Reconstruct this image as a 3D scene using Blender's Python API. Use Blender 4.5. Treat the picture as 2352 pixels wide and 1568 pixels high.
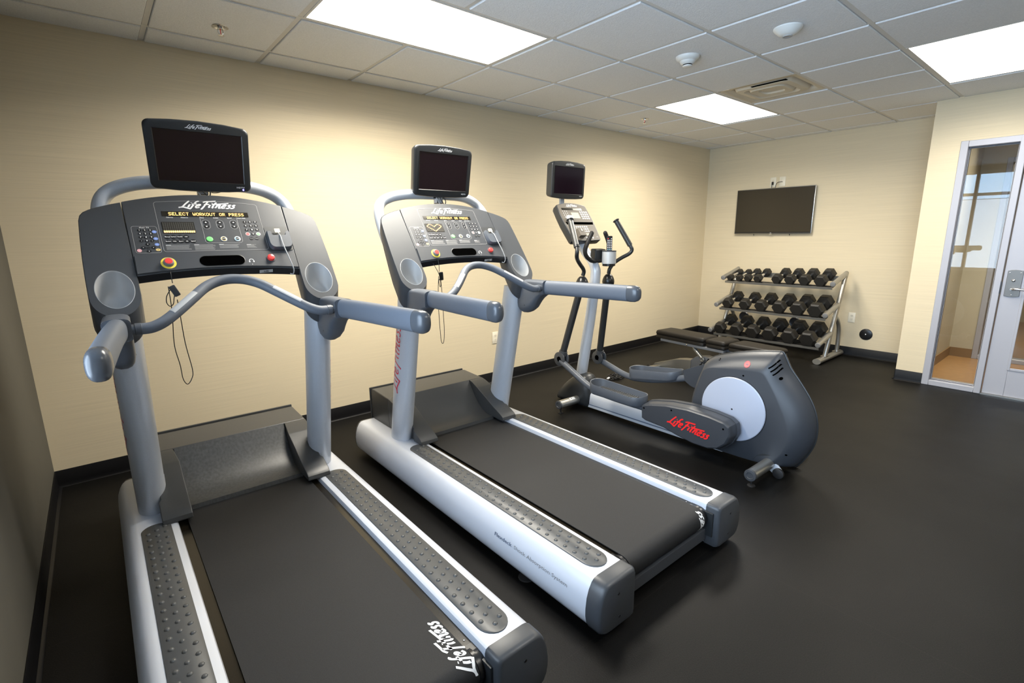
import bpy, bmesh, math, random
from mathutils import Vector, Matrix
random.seed(7)
for o in list(bpy.data.objects): bpy.data.objects.remove(o)
SC = bpy.context.scene
COL = SC.collection
PI = math.pi

# ------------------------------------------------------------------ camera
H = 2.517                      # ceiling height
CAM = Vector((0.345, -3.7482, 1.4101))
yaw, pit, rol = 0.6919, -0.2106, -0.0106
fw = Vector((math.sin(yaw)*math.cos(pit), math.cos(yaw)*math.cos(pit), math.sin(pit)))
r0 = Vector((math.cos(yaw), -math.sin(yaw), 0)); u0 = r0.cross(fw)
rt = math.cos(rol)*r0 + math.sin(rol)*u0; upv = -math.sin(rol)*r0 + math.cos(rol)*u0
cd = bpy.data.cameras.new('camera'); cam = bpy.data.objects.new('camera', cd); COL.objects.link(cam)
M = Matrix((( rt.x, upv.x, -fw.x, CAM.x), (rt.y, upv.y, -fw.y, CAM.y), (rt.z, upv.z, -fw.z, CAM.z), (0, 0, 0, 1)))
cam.matrix_world = M
cd.sensor_width = 36.0; cd.lens = 1143.71/2352*36.0; cd.clip_start = 0.02; cd.clip_end = 100
SC.camera = cam

# ------------------------------------------------------------------ world (bright hazy daylight)
w = bpy.data.worlds.new('World'); SC.world = w; w.use_nodes = True
bg = w.node_tree.nodes['Background']; bg.inputs[0].default_value = (0.50, 0.72, 1.0, 1); bg.inputs[1].default_value = 1.0

def area(name, loc, rot, sx, sy, power, color, spread=180):
    l = bpy.data.lights.new(name, 'AREA'); l.shape = 'RECTANGLE'; l.size = sx; l.size_y = sy
    l.energy = power; l.color = color; l.spread = math.radians(spread)
    o = bpy.data.objects.new(name, l); COL.objects.link(o); o.location = loc; o.rotation_euler = rot
    return o
GT = 0.6096; GX0 = 0.730; GY1 = 0.2542
def gx(i): return GX0 + GT*i
def gy(j): return -(GY1 + (j-1)*GT)
LIGHTS = [(1, 2), (6, 2), (6, 5), (2, 7)]          # (column, row) of the 2x4 troffers
for (i, j) in LIGHTS:
    area('lamp', (gx(i+1), gy(j)-GT/2, H-0.012), (0, 0, 0), 2*GT-0.04, GT-0.04, {(1, 2): 44, (6, 2): 29, (6, 5): 17}.get((i, j), 10), (1.0, 0.93, 0.80), 160)
# daylight coming in through the window of the left wall
area('daylight_sky', (-0.16, -3.35, 2.18), (0, -PI/2, 0), 0.46, 3.6, 42, (0.50, 0.72, 1.0), 175)
area('daylight_yard', (-0.16, -3.35, 1.32), (0, -PI/2, 0), 1.24, 3.6, 92, (0.70, 0.82, 1.0), 175)
# lobby beyond the glass door
area('lobby_lamp', (7.0, -3.2, 2.40), (0, 0, 0), 0.9, 0.9, 12, (1.0, 0.86, 0.66), 90)
area('lobby_lamp_far', (9.0, -3.6, 2.40), (0, 0, 0), 1.2, 1.2, 24, (1.0, 0.86, 0.66))
vs = SC.view_settings; vs.view_transform = 'Standard'; vs.look = 'None'; vs.exposure = 0.80; vs.gamma = 1.0; vs.use_curve_mapping = False

# ------------------------------------------------------------------ materials
def mat(name, col, rough=0.5, metal=0.0, emit=None, estr=0.0, spec=None, coat=0.0, noise=None, bump=None, alpha=None):
    m = bpy.data.materials.new(name); m.use_nodes = True
    nt = m.node_tree; b = nt.nodes['Principled BSDF']
    b.inputs['Base Color'].default_value = (*col, 1); b.inputs['Roughness'].default_value = rough; b.inputs['Metallic'].default_value = metal
    if spec is not None: b.inputs['Specular IOR Level'].default_value = spec
    if coat: b.inputs['Coat Weight'].default_value = coat; b.inputs['Coat Roughness'].default_value = 0.08
    if emit: b.inputs['Emission Color'].default_value = (*emit, 1); b.inputs['Emission Strength'].default_value = estr
    tc = nt.nodes.new('ShaderNodeTexCoord')
    if noise:      # (scale, amount, detail, scalevec)
        mp = nt.nodes.new('ShaderNodeMapping'); mp.inputs['Scale'].default_value = noise[3] if len(noise) > 3 else (1, 1, 1)
        n = nt.nodes.new('ShaderNodeTexNoise'); n.inputs['Scale'].default_value = noise[0]; n.inputs['Detail'].default_value = noise[2]
        r = nt.nodes.new('ShaderNodeMapRange'); r.inputs['From Min'].default_value = 0.3; r.inputs['From Max'].default_value = 0.7
        r.inputs['To Min'].default_value = 1-noise[1]; r.inputs['To Max'].default_value = 1+noise[1]
        mx = nt.nodes.new('ShaderNodeVectorMath'); mx.operation = 'SCALE'; mx.inputs[0].default_value = col
        nt.links.new(tc.outputs['Object'], mp.inputs[0]); nt.links.new(mp.outputs[0], n.inputs['Vector'])
        nt.links.new(n.outputs[0], r.inputs['Value']); nt.links.new(r.outputs[0], mx.inputs['Scale']); nt.links.new(mx.outputs[0], b.inputs['Base Color'])
    if bump:       # (scale, strength, distance, scalevec)
        mp2 = nt.nodes.new('ShaderNodeMapping'); mp2.inputs['Scale'].default_value = bump[3] if len(bump) > 3 else (1, 1, 1)
        n2 = nt.nodes.new('ShaderNodeTexNoise'); n2.inputs['Scale'].default_value = bump[0]; n2.inputs['Detail'].default_value = 3
        bp = nt.nodes.new('ShaderNodeBump'); bp.inputs['Strength'].default_value = bump[1]; bp.inputs['Distance'].default_value = bump[2]
        nt.links.new(tc.outputs['Object'], mp2.inputs[0]); nt.links.new(mp2.outputs[0], n2.inputs['Vector'])
        nt.links.new(n2.outputs[0], bp.inputs['Height']); nt.links.new(bp.outputs[0], b.inputs['Normal'])
    return m
K = {}
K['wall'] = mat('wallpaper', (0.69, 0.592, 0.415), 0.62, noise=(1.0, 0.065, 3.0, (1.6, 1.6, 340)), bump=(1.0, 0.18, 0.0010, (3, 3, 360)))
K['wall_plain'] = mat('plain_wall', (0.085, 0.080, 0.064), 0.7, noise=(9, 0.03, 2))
K['tile'] = mat('ceiling_tile', (0.80, 0.815, 0.83), 0.9, noise=(160, 0.05, 3), bump=(170, 0.6, 0.003))
K['tbar'] = mat('ceiling_bar', (0.66, 0.65, 0.62), 0.5)
K['floor'] = None
K['base'] = mat('cove_base', (0.0035, 0.0035, 0.0045), 0.42, spec=0.3)
K['silver'] = mat('silver_paint', (0.54, 0.575, 0.635), 0.33, 0.20, noise=(420, 0.04, 1))
K['silver2'] = mat('rail_silver', (0.64, 0.67, 0.74), 0.34, 0.12)
K['chrome'] = mat('chrome', (0.75, 0.75, 0.76), 0.15, 1.0)
K['steel'] = mat('brushed_steel', (0.50, 0.49, 0.46), 0.3, 0.9)
K['grey'] = mat('grey_plastic', (0.080, 0.090, 0.108), 0.42, noise=(500, 0.05, 1))
K['greyfoam'] = mat('grey_grip', (0.108, 0.124, 0.152), 0.55, bump=(600, 0.2, 0.0006))
K['char'] = mat('charcoal_plastic', (0.052, 0.056, 0.063), 0.40, bump=(700, 0.15, 0.0005))
K['dark'] = mat('dark_plastic', (0.021, 0.023, 0.025), 0.38)
K['black'] = mat('black_plastic', (0.009, 0.009, 0.010), 0.30)
K['rubber'] = mat('black_rubber', (0.010, 0.009, 0.009), 0.6)
K['void'] = mat('void_black', (0.001, 0.001, 0.001), 1.0, spec=0.0)  # unlit black, paints the dark depth of slots, holes and gaps
K['capgrey'] = mat('grey_cap', (0.075, 0.082, 0.094), 0.26)
K['pad'] = mat('grey_rubber_pad', (0.075, 0.078, 0.080), 0.40)
K['belt'] = mat('belt', (0.0145, 0.015, 0.0165), 0.62, spec=0.35, noise=(900, 0.45, 1), bump=(700, 0.5, 0.0008))
K['deck'] = mat('deck_edge', (0.014, 0.011, 0.007), 0.22)
K['cover'] = mat('motor_cover', (0.046, 0.048, 0.050), 0.36, bump=(600, 0.12, 0.0005))
K['stained'] = mat('spotted_cover', (0.050, 0.052, 0.053), 0.40, noise=(95, 0.22, 1.0, (1, 1, .45)), bump=(600, 0.12, 0.0005))
K['screen'] = mat('screen_glass', (0.010, 0.004, 0.008), 0.12, spec=0.35)
K['tvscreen'] = mat('tv_screen', (0.030, 0.024, 0.015), 0.25, spec=0.4)
K['white'] = mat('white_print', (0.85, 0.85, 0.85), 0.5)
K['line'] = mat('grey_print', (0.38, 0.38, 0.38), 0.5)
K['dimtxt'] = mat('dim_print', (0.20, 0.20, 0.20), 0.5)
K['bluetxt'] = mat('slate_print', (0.10, 0.13, 0.19), 0.5)
K['red'] = mat('red_print', (0.80, 0.02, 0.02), 0.4)
K['redlogo'] = mat('red_decal', (0.62, 0.05, 0.08), 0.4)
K['redbtn'] = mat('red_button', (0.85, 0.06, 0.05), 0.3)
K['yellow'] = mat('yellow_ring', (0.92, 0.72, 0.08), 0.45)
K['green'] = mat('green_button', (0.22, 0.80, 0.22), 0.4)
K['amber'] = mat('amber_button', (0.75, 0.56, 0.22), 0.4)
K['cyan'] = mat('cyan_button', (0.42, 0.68, 0.80), 0.4)
K['bluebtn'] = mat('blue_button', (0.22, 0.34, 0.75), 0.4)
K['pinkbtn'] = mat('pink_button', (0.80, 0.42, 0.45), 0.4)
K['led'] = mat('led_orange', (0.9, 0.5, 0.1), 0.5, emit=(1.0, 0.52, 0.14), estr=3.0)
K['ledoff'] = mat('led_off', (0.055, 0.052, 0.045), 0.5)
K['ledwin'] = mat('led_window', (0.020, 0.017, 0.012), 0.12)
K['ledblue'] = mat('led_blue', (0.2, 0.2, 1), 0.5, emit=(0.15, 0.12, 1.0), estr=6)
K['lens'] = mat('light_lens', (1, 1, 1), 0.5, emit=(1.0, 0.965, 0.90), estr=4.2)
K['plate'] = mat('ivory_plate', (0.78, 0.72, 0.58), 0.4)
K['cupin'] = mat('cup_silver', (0.44, 0.45, 0.46), 0.42, 0.15)
K['alu'] = mat('door_frame_paint', (0.43, 0.43, 0.47), 0.42, 0.15)
K['nickel'] = mat('nickel', (0.19, 0.185, 0.175), 0.42, 0.7)
K['leather'] = mat('black_vinyl', (0.013, 0.0105, 0.008), 0.5, spec=0.2, bump=(260, 0.2, 0.001))
K['hex'] = mat('hex_rubber', (0.011, 0.0095, 0.0075), 0.55, noise=(60, 0.25, 2))
K['racksteel'] = mat('rack_steel', (0.40, 0.39, 0.36), 0.32, 0.75)
K['bronze'] = mat('vent_plastic', (0.62, 0.55, 0.43), 0.35)
K['detector'] = mat('detector_plastic', (0.74, 0.73, 0.69), 0.45)
K['vinyl'] = mat('lobby_floor', (0.34, 0.19, 0.075), 0.32, noise=(14, 0.10, 3))
K['lobbybase'] = mat('lobby_base', (0.26, 0.16, 0.07), 0.5)
K['lobbywall'] = mat('lobby_wall', (0.55, 0.50, 0.38), 0.7)
K['siding'] = mat('siding', (0.55, 0.56, 0.57), 0.8, noise=(1.0, 0.08, 2, (0.3, 0.3, 14)))
K['paving'] = mat('paving', (0.30, 0.30, 0.29), 0.9)
K['leafy'] = mat('foliage', (0.06, 0.12, 0.03), 0.8)
K['blinds'] = mat('blind_fabric', (0.72, 0.70, 0.64), 0.7)
K['cover2'] = mat('housing_plastic', (0.036, 0.040, 0.048), 0.42, bump=(600, 0.12, 0.0005))
K['badge'] = mat('badge_pink', (0.70, 0.13, 0.12), 0.5)
K['discpaint'] = mat('disc_paint', (0.40, 0.44, 0.54), 0.35, 0.15)
K['rubber2'] = mat('mat_rubber', (0.085, 0.080, 0.070), 0.6)
K['facegrey'] = mat('console_face', (0.15, 0.130, 0.105), 0.55, spec=0.3)  # tan tint holds the wall's reflection in the base colour
K['paleface'] = mat('display_glass', (0.50, 0.45, 0.34), 0.5)
K['benchrail'] = mat('bench_rail', (0.26, 0.27, 0.29), 0.38, 0.4)
K['steelgrey'] = mat('bench_paint', (0.17, 0.175, 0.185), 0.40, 0.3)
# rubber floor: near black with pale speckle, scuffs and mat seams
m = bpy.data.materials.new('rubber_floor'); m.use_nodes = True; nt = m.node_tree; b = nt.nodes['Principled BSDF']
tc = nt.nodes.new('ShaderNodeTexCoord')
n1 = nt.nodes.new('ShaderNodeTexNoise'); n1.inputs['Scale'].default_value = 230; n1.inputs['Detail'].default_value = 2
n2 = nt.nodes.new('ShaderNodeTexNoise'); n2.inputs['Scale'].default_value = 1.6; n2.inputs['Detail'].default_value = 5
cr = nt.nodes.new('ShaderNodeValToRGB'); cr.color_ramp.elements[0].position = 0.35; cr.color_ramp.elements[0].color = (0.0020, 0.0020, 0.0021, 1)
cr.color_ramp.elements[1].position = 0.80; cr.color_ramp.elements[1].color = (0.0085, 0.0076, 0.0066, 1)
mp = nt.nodes.new('ShaderNodeMapping'); mp.inputs['Location'].default_value = (0.10, 0.32, 0)
bk = nt.nodes.new('ShaderNodeTexBrick'); bk.offset = 0.0; bk.inputs['Scale'].default_value = 1.0; bk.inputs['Brick Width'].default_value = 1.22; bk.inputs['Row Height'].default_value = 1.22
bk.inputs['Mortar Size'].default_value = 0.0018; bk.inputs['Mortar Smooth'].default_value = 0.3
bk.inputs['Color1'].default_value = (1, 1, 1, 1); bk.inputs['Color2'].default_value = (0.93, 0.93, 0.93, 1); bk.inputs['Mortar'].default_value = (2.1, 2.0, 1.9, 1)
mx = nt.nodes.new('ShaderNodeVectorMath'); mx.operation = 'MULTIPLY'
nt.links.new(tc.outputs['Object'], n1.inputs['Vector']); nt.links.new(tc.outputs['Object'], n2.inputs['Vector'])
nt.links.new(tc.outputs['Object'], mp.inputs[0]); nt.links.new(mp.outputs[0], bk.inputs['Vector'])
nt.links.new(n1.outputs[0], cr.inputs[0]); nt.links.new(cr.outputs[0], mx.inputs[0]); nt.links.new(bk.outputs['Color'], mx.inputs[1]); nt.links.new(mx.outputs[0], b.inputs['Base Color'])
b.inputs['Specular IOR Level'].default_value = 0.17
rr = nt.nodes.new('ShaderNodeMapRange'); rr.inputs['To Min'].default_value = 0.42; rr.inputs['To Max'].default_value = 0.60
nt.links.new(n2.outputs[0], rr.inputs['Value']); nt.links.new(rr.outputs[0], b.inputs['Roughness'])
bp = nt.nodes.new('ShaderNodeBump'); bp.inputs['Strength'].default_value = 0.25; bp.inputs['Distance'].default_value = 0.0015
nt.links.new(n1.outputs[0], bp.inputs['Height']); nt.links.new(bp.outputs[0], b.inputs['Normal'])
K['floor'] = m
# clear glass
m = bpy.data.materials.new('clear_glass'); m.use_nodes = True; nt = m.node_tree; nt.nodes.remove(nt.nodes['Principled BSDF'])
tr = nt.nodes.new('ShaderNodeBsdfTransparent'); tr.inputs[0].default_value = (0.90, 0.92, 0.92, 1)
gl = nt.nodes.new('ShaderNodeBsdfGlossy'); gl.inputs['Roughness'].default_value = 0.0
fr = nt.nodes.new('ShaderNodeFresnel'); fr.inputs[0].default_value = 1.5
ms = nt.nodes.new('ShaderNodeMixShader')
nt.links.new(fr.outputs[0], ms.inputs[0]); nt.links.new(tr.outputs[0], ms.inputs[1]); nt.links.new(gl.outputs[0], ms.inputs[2])
nt.links.new(ms.outputs[0], nt.nodes['Material Output'].inputs[0]); K['glass'] = m

# ------------------------------------------------------------------ mesh helpers
def smooth_path(pts, n=6):
    pts = [Vector(p) for p in pts]; out = []
    for i in range(len(pts)-1):
        p0 = pts[max(i-1, 0)]; p1 = pts[i]; p2 = pts[i+1]; p3 = pts[min(i+2, len(pts)-1)]
        for k in range(n):
            t = k/n; out.append(0.5*((2*p1)+(p2-p0)*t+(2*p0-5*p1+4*p2-p3)*t*t+(3*p1-p0-3*p2+p3)*t*t*t))
    out.append(pts[-1]); return out
def frames(path, up=None):
    P = [Vector(p) for p in path]; T = []
    for i in range(len(P)):
        d = P[min(i+1, len(P)-1)]-P[max(i-1, 0)]; T.append(d.normalized())
    n = Vector(up) if up else (Vector((0, 0, 1)) if abs(T[0].z) < 0.9 else Vector((1, 0, 0)))
    out = []
    for p, t in zip(P, T):
        n = (n-t*n.dot(t)).normalized(); out.append((p, t, n, t.cross(n)))
    return out
class MB:
    def __init__(s): s.v = []; s.f = []; s.m = []; s.mats = []
    def mi(s, mt):
        if mt not in s.mats: s.mats.append(mt)
        return s.mats.index(mt)
    def add(s, vs, fs, mt):
        o = len(s.v); k = s.mi(mt); s.v += [tuple(p) for p in vs]
        for f in fs: s.f.append([a+o for a in f]); s.m.append(k)
    def box(s, x0, x1, y0, y1, z0, z1, mt):
        vs = [(x, y, z) for x in (x0, x1) for y in (y0, y1) for z in (z0, z1)]
        s.add(vs, [(0, 1, 3, 2), (4, 6, 7, 5), (0, 4, 5, 1), (2, 3, 7, 6), (0, 2, 6, 4), (1, 5, 7, 3)], mt)
    def obox(s, c, ax, ay, az, mt):        # centre + half-axis vectors
        c, ax, ay, az = map(Vector, (c, ax, ay, az))
        vs = [c+ax*i+ay*j+az*k for i in (-1, 1) for j in (-1, 1) for k in (-1, 1)]
        s.add(vs, [(0, 1, 3, 2), (4, 6, 7, 5), (0, 4, 5, 1), (2, 3, 7, 6), (0, 2, 6, 4), (1, 5, 7, 3)], mt)
    def loft(s, rings, mt, cap0=True, cap1=True, closed=True, loop=False):
        n = len(rings[0]); vs = [p for r in rings for p in r]; fs = []
        R_ = len(rings)
        for i in range(R_-1 if not loop else R_):
            a = i*n; b_ = ((i+1) % R_)*n
            for j in range(n if closed else n-1):
                k = (j+1) % n; fs.append((a+j, a+k, b_+k, b_+j))
        if cap0 and not loop: fs.append(tuple(range(n-1, -1, -1)))
        if cap1 and not loop: fs.append(tuple(range((R_-1)*n, R_*n)))
        s.add(vs, fs, mt)
    def tube(s, path, r, mt, seg=14, up=None, sx=1.0, sy=1.0, caps=True, arc=None, dome=False):
        fr_ = frames(path, up); rings = []
        N = len(fr_)
        for i, (p, t, n, b_) in enumerate(fr_):
            rr_ = r(i/(N-1)) if callable(r) else r
            if arc: a = [arc[0]+(arc[1]-arc[0])*k/(seg-1) for k in range(seg)]
            else: a = [2*PI*k/seg for k in range(seg)]
            rings.append([p+n*(math.cos(x)*rr_*sx)+b_*(math.sin(x)*rr_*sy) for x in a])
        if dome and not arc:
            def dm(fr0, sg, base):
                p, t, n, b_ = fr0; rr_ = r(base) if callable(r) else r; out = []
                for ph in (25, 50, 72, 86):
                    q = math.radians(ph); c_ = math.cos(q); out.append([p+t*sg*math.sin(q)*rr_*min(sx, sy)+n*(math.cos(2*PI*k/seg)*rr_*sx*c_)+b_*(math.sin(2*PI*k/seg)*rr_*sy*c_) for k in range(seg)])
                return out
            rings = dm(fr_[0], -1, 0)[::-1]+rings+dm(fr_[-1], 1, 1)
        s.loft(rings, mt, caps and not arc, caps and not arc, closed=not arc)
    def lathe(s, o, ax, prof, mt, seg=24, sx=1.0, ref=None):       # prof: (radius, height along axis)
        o, ax = Vector(o), Vector(ax).normalized(); n = Vector(ref) if ref else (Vector((1, 0, 0)) if abs(ax.x) < 0.9 else Vector((0, 1, 0)))
        n = (n-ax*n.dot(ax)).normalized(); b_ = ax.cross(n)
        s.loft([[o+ax*h+n*(math.cos(2*PI*k/seg)*r_*sx)+b_*(math.sin(2*PI*k/seg)*r_) for k in range(seg)] for r_, h in prof], mt)
    def prism(s, poly, f, d, mt, mt2=None):        # poly 2D, f(u,v)->3D, d extrusion vector (or function)
        A = [Vector(f(*p)) for p in poly]; B = [a+(Vector(d(*p)) if callable(d) else Vector(d)) for a, p in zip(A, poly)]
        n = len(A); s.add(A+B, [tuple(range(n))], mt)
        o = len(s.v)-2*n; k = s.mi(mt2 or mt)
        s.f.append([o+n+i for i in range(n-1, -1, -1)]); s.m.append(k)
        for i in range(n):
            j = (i+1) % n; s.f.append([o+i, o+n+i, o+n+j, o+j]); s.m.append(k)
    def decal(s, geo, f, mt):      # geo = (2D verts, faces)
        s.add([f(*p) for p in geo[0]], geo[1], mt)
def link(name, mb, parent=None, off=(0, 0, 0), bevel=0.0, seg=2, ang=38, flat=False, lim=30, subd=0):
    """one mesh object; vertices are given in the parent's own frame"""
    me = bpy.data.meshes.new(name)
    bm = bmesh.new(); vv = [bm.verts.new((p[0]+off[0], p[1]+off[1], p[2]+off[2])) for p in mb.v]
    for f, k in zip(mb.f, mb.m):
        try: fc = bm.faces.new([vv[a] for a in f]); fc.material_index = k
        except ValueError: pass
    bm.normal_update()
    if bevel:
        es = [e for e in bm.edges if len(e.link_faces) == 2 and e.calc_face_angle(0) > math.radians(lim)]
        if es: bmesh.ops.bevel(bm, geom=es, offset=bevel, segments=seg, profile=0.5, affect='EDGES', clamp_overlap=True)
    bmesh.ops.recalc_face_normals(bm, faces=bm.faces)
    xs = [v.co for v in bm.verts]
    lo = Vector((min(p.x for p in xs), min(p.y for p in xs), min(p.z for p in xs))); hi = Vector((max(p.x for p in xs), max(p.y for p in xs), max(p.z for p in xs)))
    c = (lo+hi)/2 if parent is not None else Vector((0, 0, 0))
    for v in bm.verts: v.co -= c
    bm.to_mesh(me); bm.free()
    for mt in mb.mats: me.materials.append(K[mt])
    if not flat:
        for p in me.polygons: p.use_smooth = True
        me.set_sharp_from_angle(angle=math.radians(ang))
    o = bpy.data.objects.new(name, me); COL.objects.link(o)
    if parent is not None:
        o.parent = parent; pc = Vector(parent.get('_c', (0, 0, 0))); o.location = c-pc; o['_c'] = tuple(c)
    if bevel and not flat:
        wn = o.modifiers.new('wn', 'WEIGHTED_NORMAL'); wn.keep_sharp = True
    return o
def empty(name, loc, label, cat, group=None, rz=0):
    o = bpy.data.objects.new(name, None); COL.objects.link(o); o.location = loc; o.rotation_euler = (0, 0, rz); o.empty_display_size = 0.1
    o['label'] = label; o['category'] = cat
    if group: o['group'] = group
    return o
def tag(o, label, cat, group=None):
    o['label'] = label; o['category'] = cat
    if group: o['group'] = group
    return o
def struct(name, mb, **k):
    o = link(name, mb, **k); o['kind'] = 'structure'; return o
def arcpts(cx, cy, rx, ry, a0, a1, n): return [(cx+rx*math.cos(math.radians(a0+(a1-a0)*i/n)), cy+ry*math.sin(math.radians(a0+(a1-a0)*i/n))) for i in range(n+1)]
def rrect(x0, x1, y0, y1, r, n=5):
    return arcpts(x1-r, y1-r, r, r, 0, 90, n)+arcpts(x0+r, y1-r, r, r, 90, 180, n)+arcpts(x0+r, y0+r, r, r, 180, 270, n)+arcpts(x1-r, y0+r, r, r, 270, 360, n)
def line_geo(pts, wd, closed=False):
    P = [Vector(p) for p in pts]; n = len(P); vs = []; fs = []
    for i, p in enumerate(P):
        if closed: d = P[(i+1) % n]-P[i-1]
        else: d = P[min(i+1, n-1)]-P[max(i-1, 0)]
        if d.length == 0: d = Vector((1, 0))
        d.normalize(); q = Vector((-d.y, d.x))*wd/2; vs += [p+q, p-q]
    for i in range(n if closed else n-1):
        j = (i+1) % n; fs.append((2*i, 2*i+1, 2*j+1, 2*j))
    return [tuple(v) for v in vs], fs
def merge(gs):
    vs = []; fs = []
    for g in gs:
        o = len(vs); vs += g[0]; fs += [tuple(a+o for a in f) for f in g[1]]
    return vs, fs
def xf(g, sx=1, sy=None, tx=0, ty=0): 
    sy = sx if sy is None else sy
    return [(x*sx+tx, y*sy+ty) for x, y in g[0]], g[1]
_tc = {}
def text_geo(s, h, align='CENTER', bold=False):
    """text outline as flat polygons, capital height about h, centred on 0,0"""
    key = (s, align, bold)
    if key not in _tc:
        cu = bpy.data.curves.new('t', 'FONT'); cu.body = s; cu.size = 1; cu.align_x = align; cu.align_y = 'CENTER'; cu.resolution_u = 2
        if bold: cu.offset = 0.018
        o = bpy.data.objects.new('t', cu); COL.objects.link(o)
        me = o.to_mesh(); g = ([(v.co.x, v.co.y) for v in me.vertices], [tuple(p.vertices) for p in me.polygons]); o.to_mesh_clear()
        bpy.data.objects.remove(o); bpy.data.curves.remove(cu); _tc[key] = g
    return xf(_tc[key], h/0.70)
def disc_geo(r, n=14, cx=0, cy=0, ry=None): return [(cx+r*math.cos(2*PI*i/n), cy+(ry or r)*math.sin(2*PI*i/n)) for i in range(n)], [tuple(range(n))]
def ring_geo(r, w_, n=18): return line_geo([(r*math.cos(2*PI*i/n), r*math.sin(2*PI*i/n)) for i in range(n)], w_, True)
# brush script wordmark drawn with strokes (unit = x height)
SLIFT = []
def script_geo(width=0.19):
    def S_(x): return [(x+.55, .95), (x+.3, 1.08), (x+.12, .85), (x+.42, .5), (x+.36, .12), (x+.1, .0), (x-.1, .14)]
    def E_(x): return [(x+.02, .55), (x+.5, .68), (x+.62, .95), (x+.38, 1.1), (x+.08, .8), (x+.02, .3), (x+.25, .02), (x+.68, .2)]
    st = [[(.75, 2.15), (.35, 1.1), (.1, .3), (-.45, -.05)], [(-.5, .02), (.3, .12), (.9, -.08), (1.7, -.4)], [(1.2, 1.05), (1.1, .55), (1.15, .1)], [(1.28, 1.5), (1.32, 1.62)],
          [(2.45, 1.95), (2.2, 2.1), (1.95, 1.6), (1.75, .6), (1.6, -.25)], [(1.45, 1.1), (2.3, 1.2)], E_(2.35),
          [(4.05, 2.0), (3.85, 1.0), (3.6, -.1), (3.45, -.5)], [(3.25, 1.75), (3.7, 2.05), (4.3, 2.1), (5.4, 2.25)], [(3.6, 1.05), (4.5, 1.2)],
          [(4.75, 1.05), (4.65, .5), (4.75, .08)], [(4.9, 1.5), (4.93, 1.6)], [(5.6, 1.85), (5.35, .9), (5.3, .2), (5.5, .02)], [(4.95, 1.22), (6.0, 1.3), (7.9, 1.62)],
          [(6.0, 1.05), (5.95, .5), (5.85, .02)], [(5.95, .55), (6.25, 1.0), (6.5, .95), (6.45, .4), (6.55, .02), (6.8, .15)], E_(6.95), S_(7.95), S_(8.75)]
    g = []; SLIFT.clear()
    for si_, s_ in enumerate(st):
        p = [(q.x, q.y) for q in smooth_path([(a, b_, 0) for a, b_ in s_], 4)]
        g.append(line_geo(p, width)); SLIFT.extend([si_*.15]*len(g[-1][0]))
    vs, fs = merge(g)
    return [((x-4.3+(y-.8)*.38)/9.8, (y-.8)/9.8) for x, y in vs], fs      # total width about 1
SCRIPT = script_geo(0.36); SCRIPT_THIN = script_geo(0.19)
FONT57 = {'S': '01111 10000 10000 01110 00001 00001 11110', 'E': '11111 10000 10000 11110 10000 10000 11111', 'L': '10000 10000 10000 10000 10000 10000 11111', 'C': '01110 10001 10000 10000 10000 10001 01110',
          'T': '11111 00100 00100 00100 00100 00100 00100', 'W': '10001 10001 10001 10101 10101 10101 01010', 'O': '01110 10001 10001 10001 10001 10001 01110', 'R': '11110 10001 10001 11110 10100 10010 10001',
          'K': '10001 10010 10100 11000 10100 10010 10001', 'U': '10001 10001 10001 10001 10001 10001 01110', 'P': '11110 10001 10001 11110 10000 10000 10000'}

# ------------------------------------------------------------------ room shell
XF, XB, YB = 6.961, 6.196, -2.53       # far wall, door wall, corner
BK = -6.6
mb = MB(); mb.box(-0.3, 12, BK-0.2, 0.15, -0.12, 0.0, 'floor'); struct('floor', mb, flat=True)
mb = MB(); mb.box(-0.2, XF+0.2, 0, 0.15, 0, H+0.1, 'wall'); struct('wall_back', mb, flat=True)
mb = MB(); mb.box(XF, XF+0.15, YB-0.02, 0.0, 0, H+0.1, 'wall'); struct('wall_far', mb, flat=True)
mb = MB(); mb.box(XB, XF+0.15, YB-0.10, YB, 0, H+0.1, 'wall'); struct('wall_return', mb, flat=True)
# left wall with a long window opening
WY0, WY1, WZ0, WZ1 = -1.68, -5.15, 0.70, 2.42
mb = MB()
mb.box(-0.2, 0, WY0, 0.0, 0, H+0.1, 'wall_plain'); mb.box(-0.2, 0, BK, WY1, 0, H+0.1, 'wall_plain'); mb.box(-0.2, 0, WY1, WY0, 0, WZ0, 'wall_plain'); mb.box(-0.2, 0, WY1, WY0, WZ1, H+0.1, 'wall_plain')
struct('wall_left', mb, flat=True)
mb = MB(); mb.box(-0.2, XB+0.12, BK-0.15, BK, 0, H+0.1, 'wall'); struct('wall_behind', mb, flat=True)
mb = MB()
fwd = 0.05
for y0_, y1_ in ((WY0, WY0-fwd), (-1.93-fwd, -1.93), (-3.25-fwd, -3.25), (WY1+fwd, WY1), (-4.3-fwd, -4.3)):
    mb.box(-0.11, -0.05, min(y0_, y1_), max(y0_, y1_), WZ0, WZ1, 'alu')
for z0_, z1_ in ((WZ0, WZ0+fwd), (2.0, 2.05), (WZ1-fwd, WZ1)):
    mb.box(-0.108, -0.052, WY1, WY0, z0_, z1_, 'alu')
wf = struct('window_1', mb, bevel=0.004, seg=1)
mb = MB(); mb.box(-0.198, -0.002, WY1+0.002, WY0-0.002, WZ0-0.028, WZ0+0.004, 'plate'); o = struct('trim_1', mb, bevel=0.004)
mb = MB(); mb.box(-0.082, -0.078, WY1+fwd, WY0-fwd, WZ0+fwd, WZ1-fwd, 'glass'); g_ = link('window_glass', mb, wf, flat=True)
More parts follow.
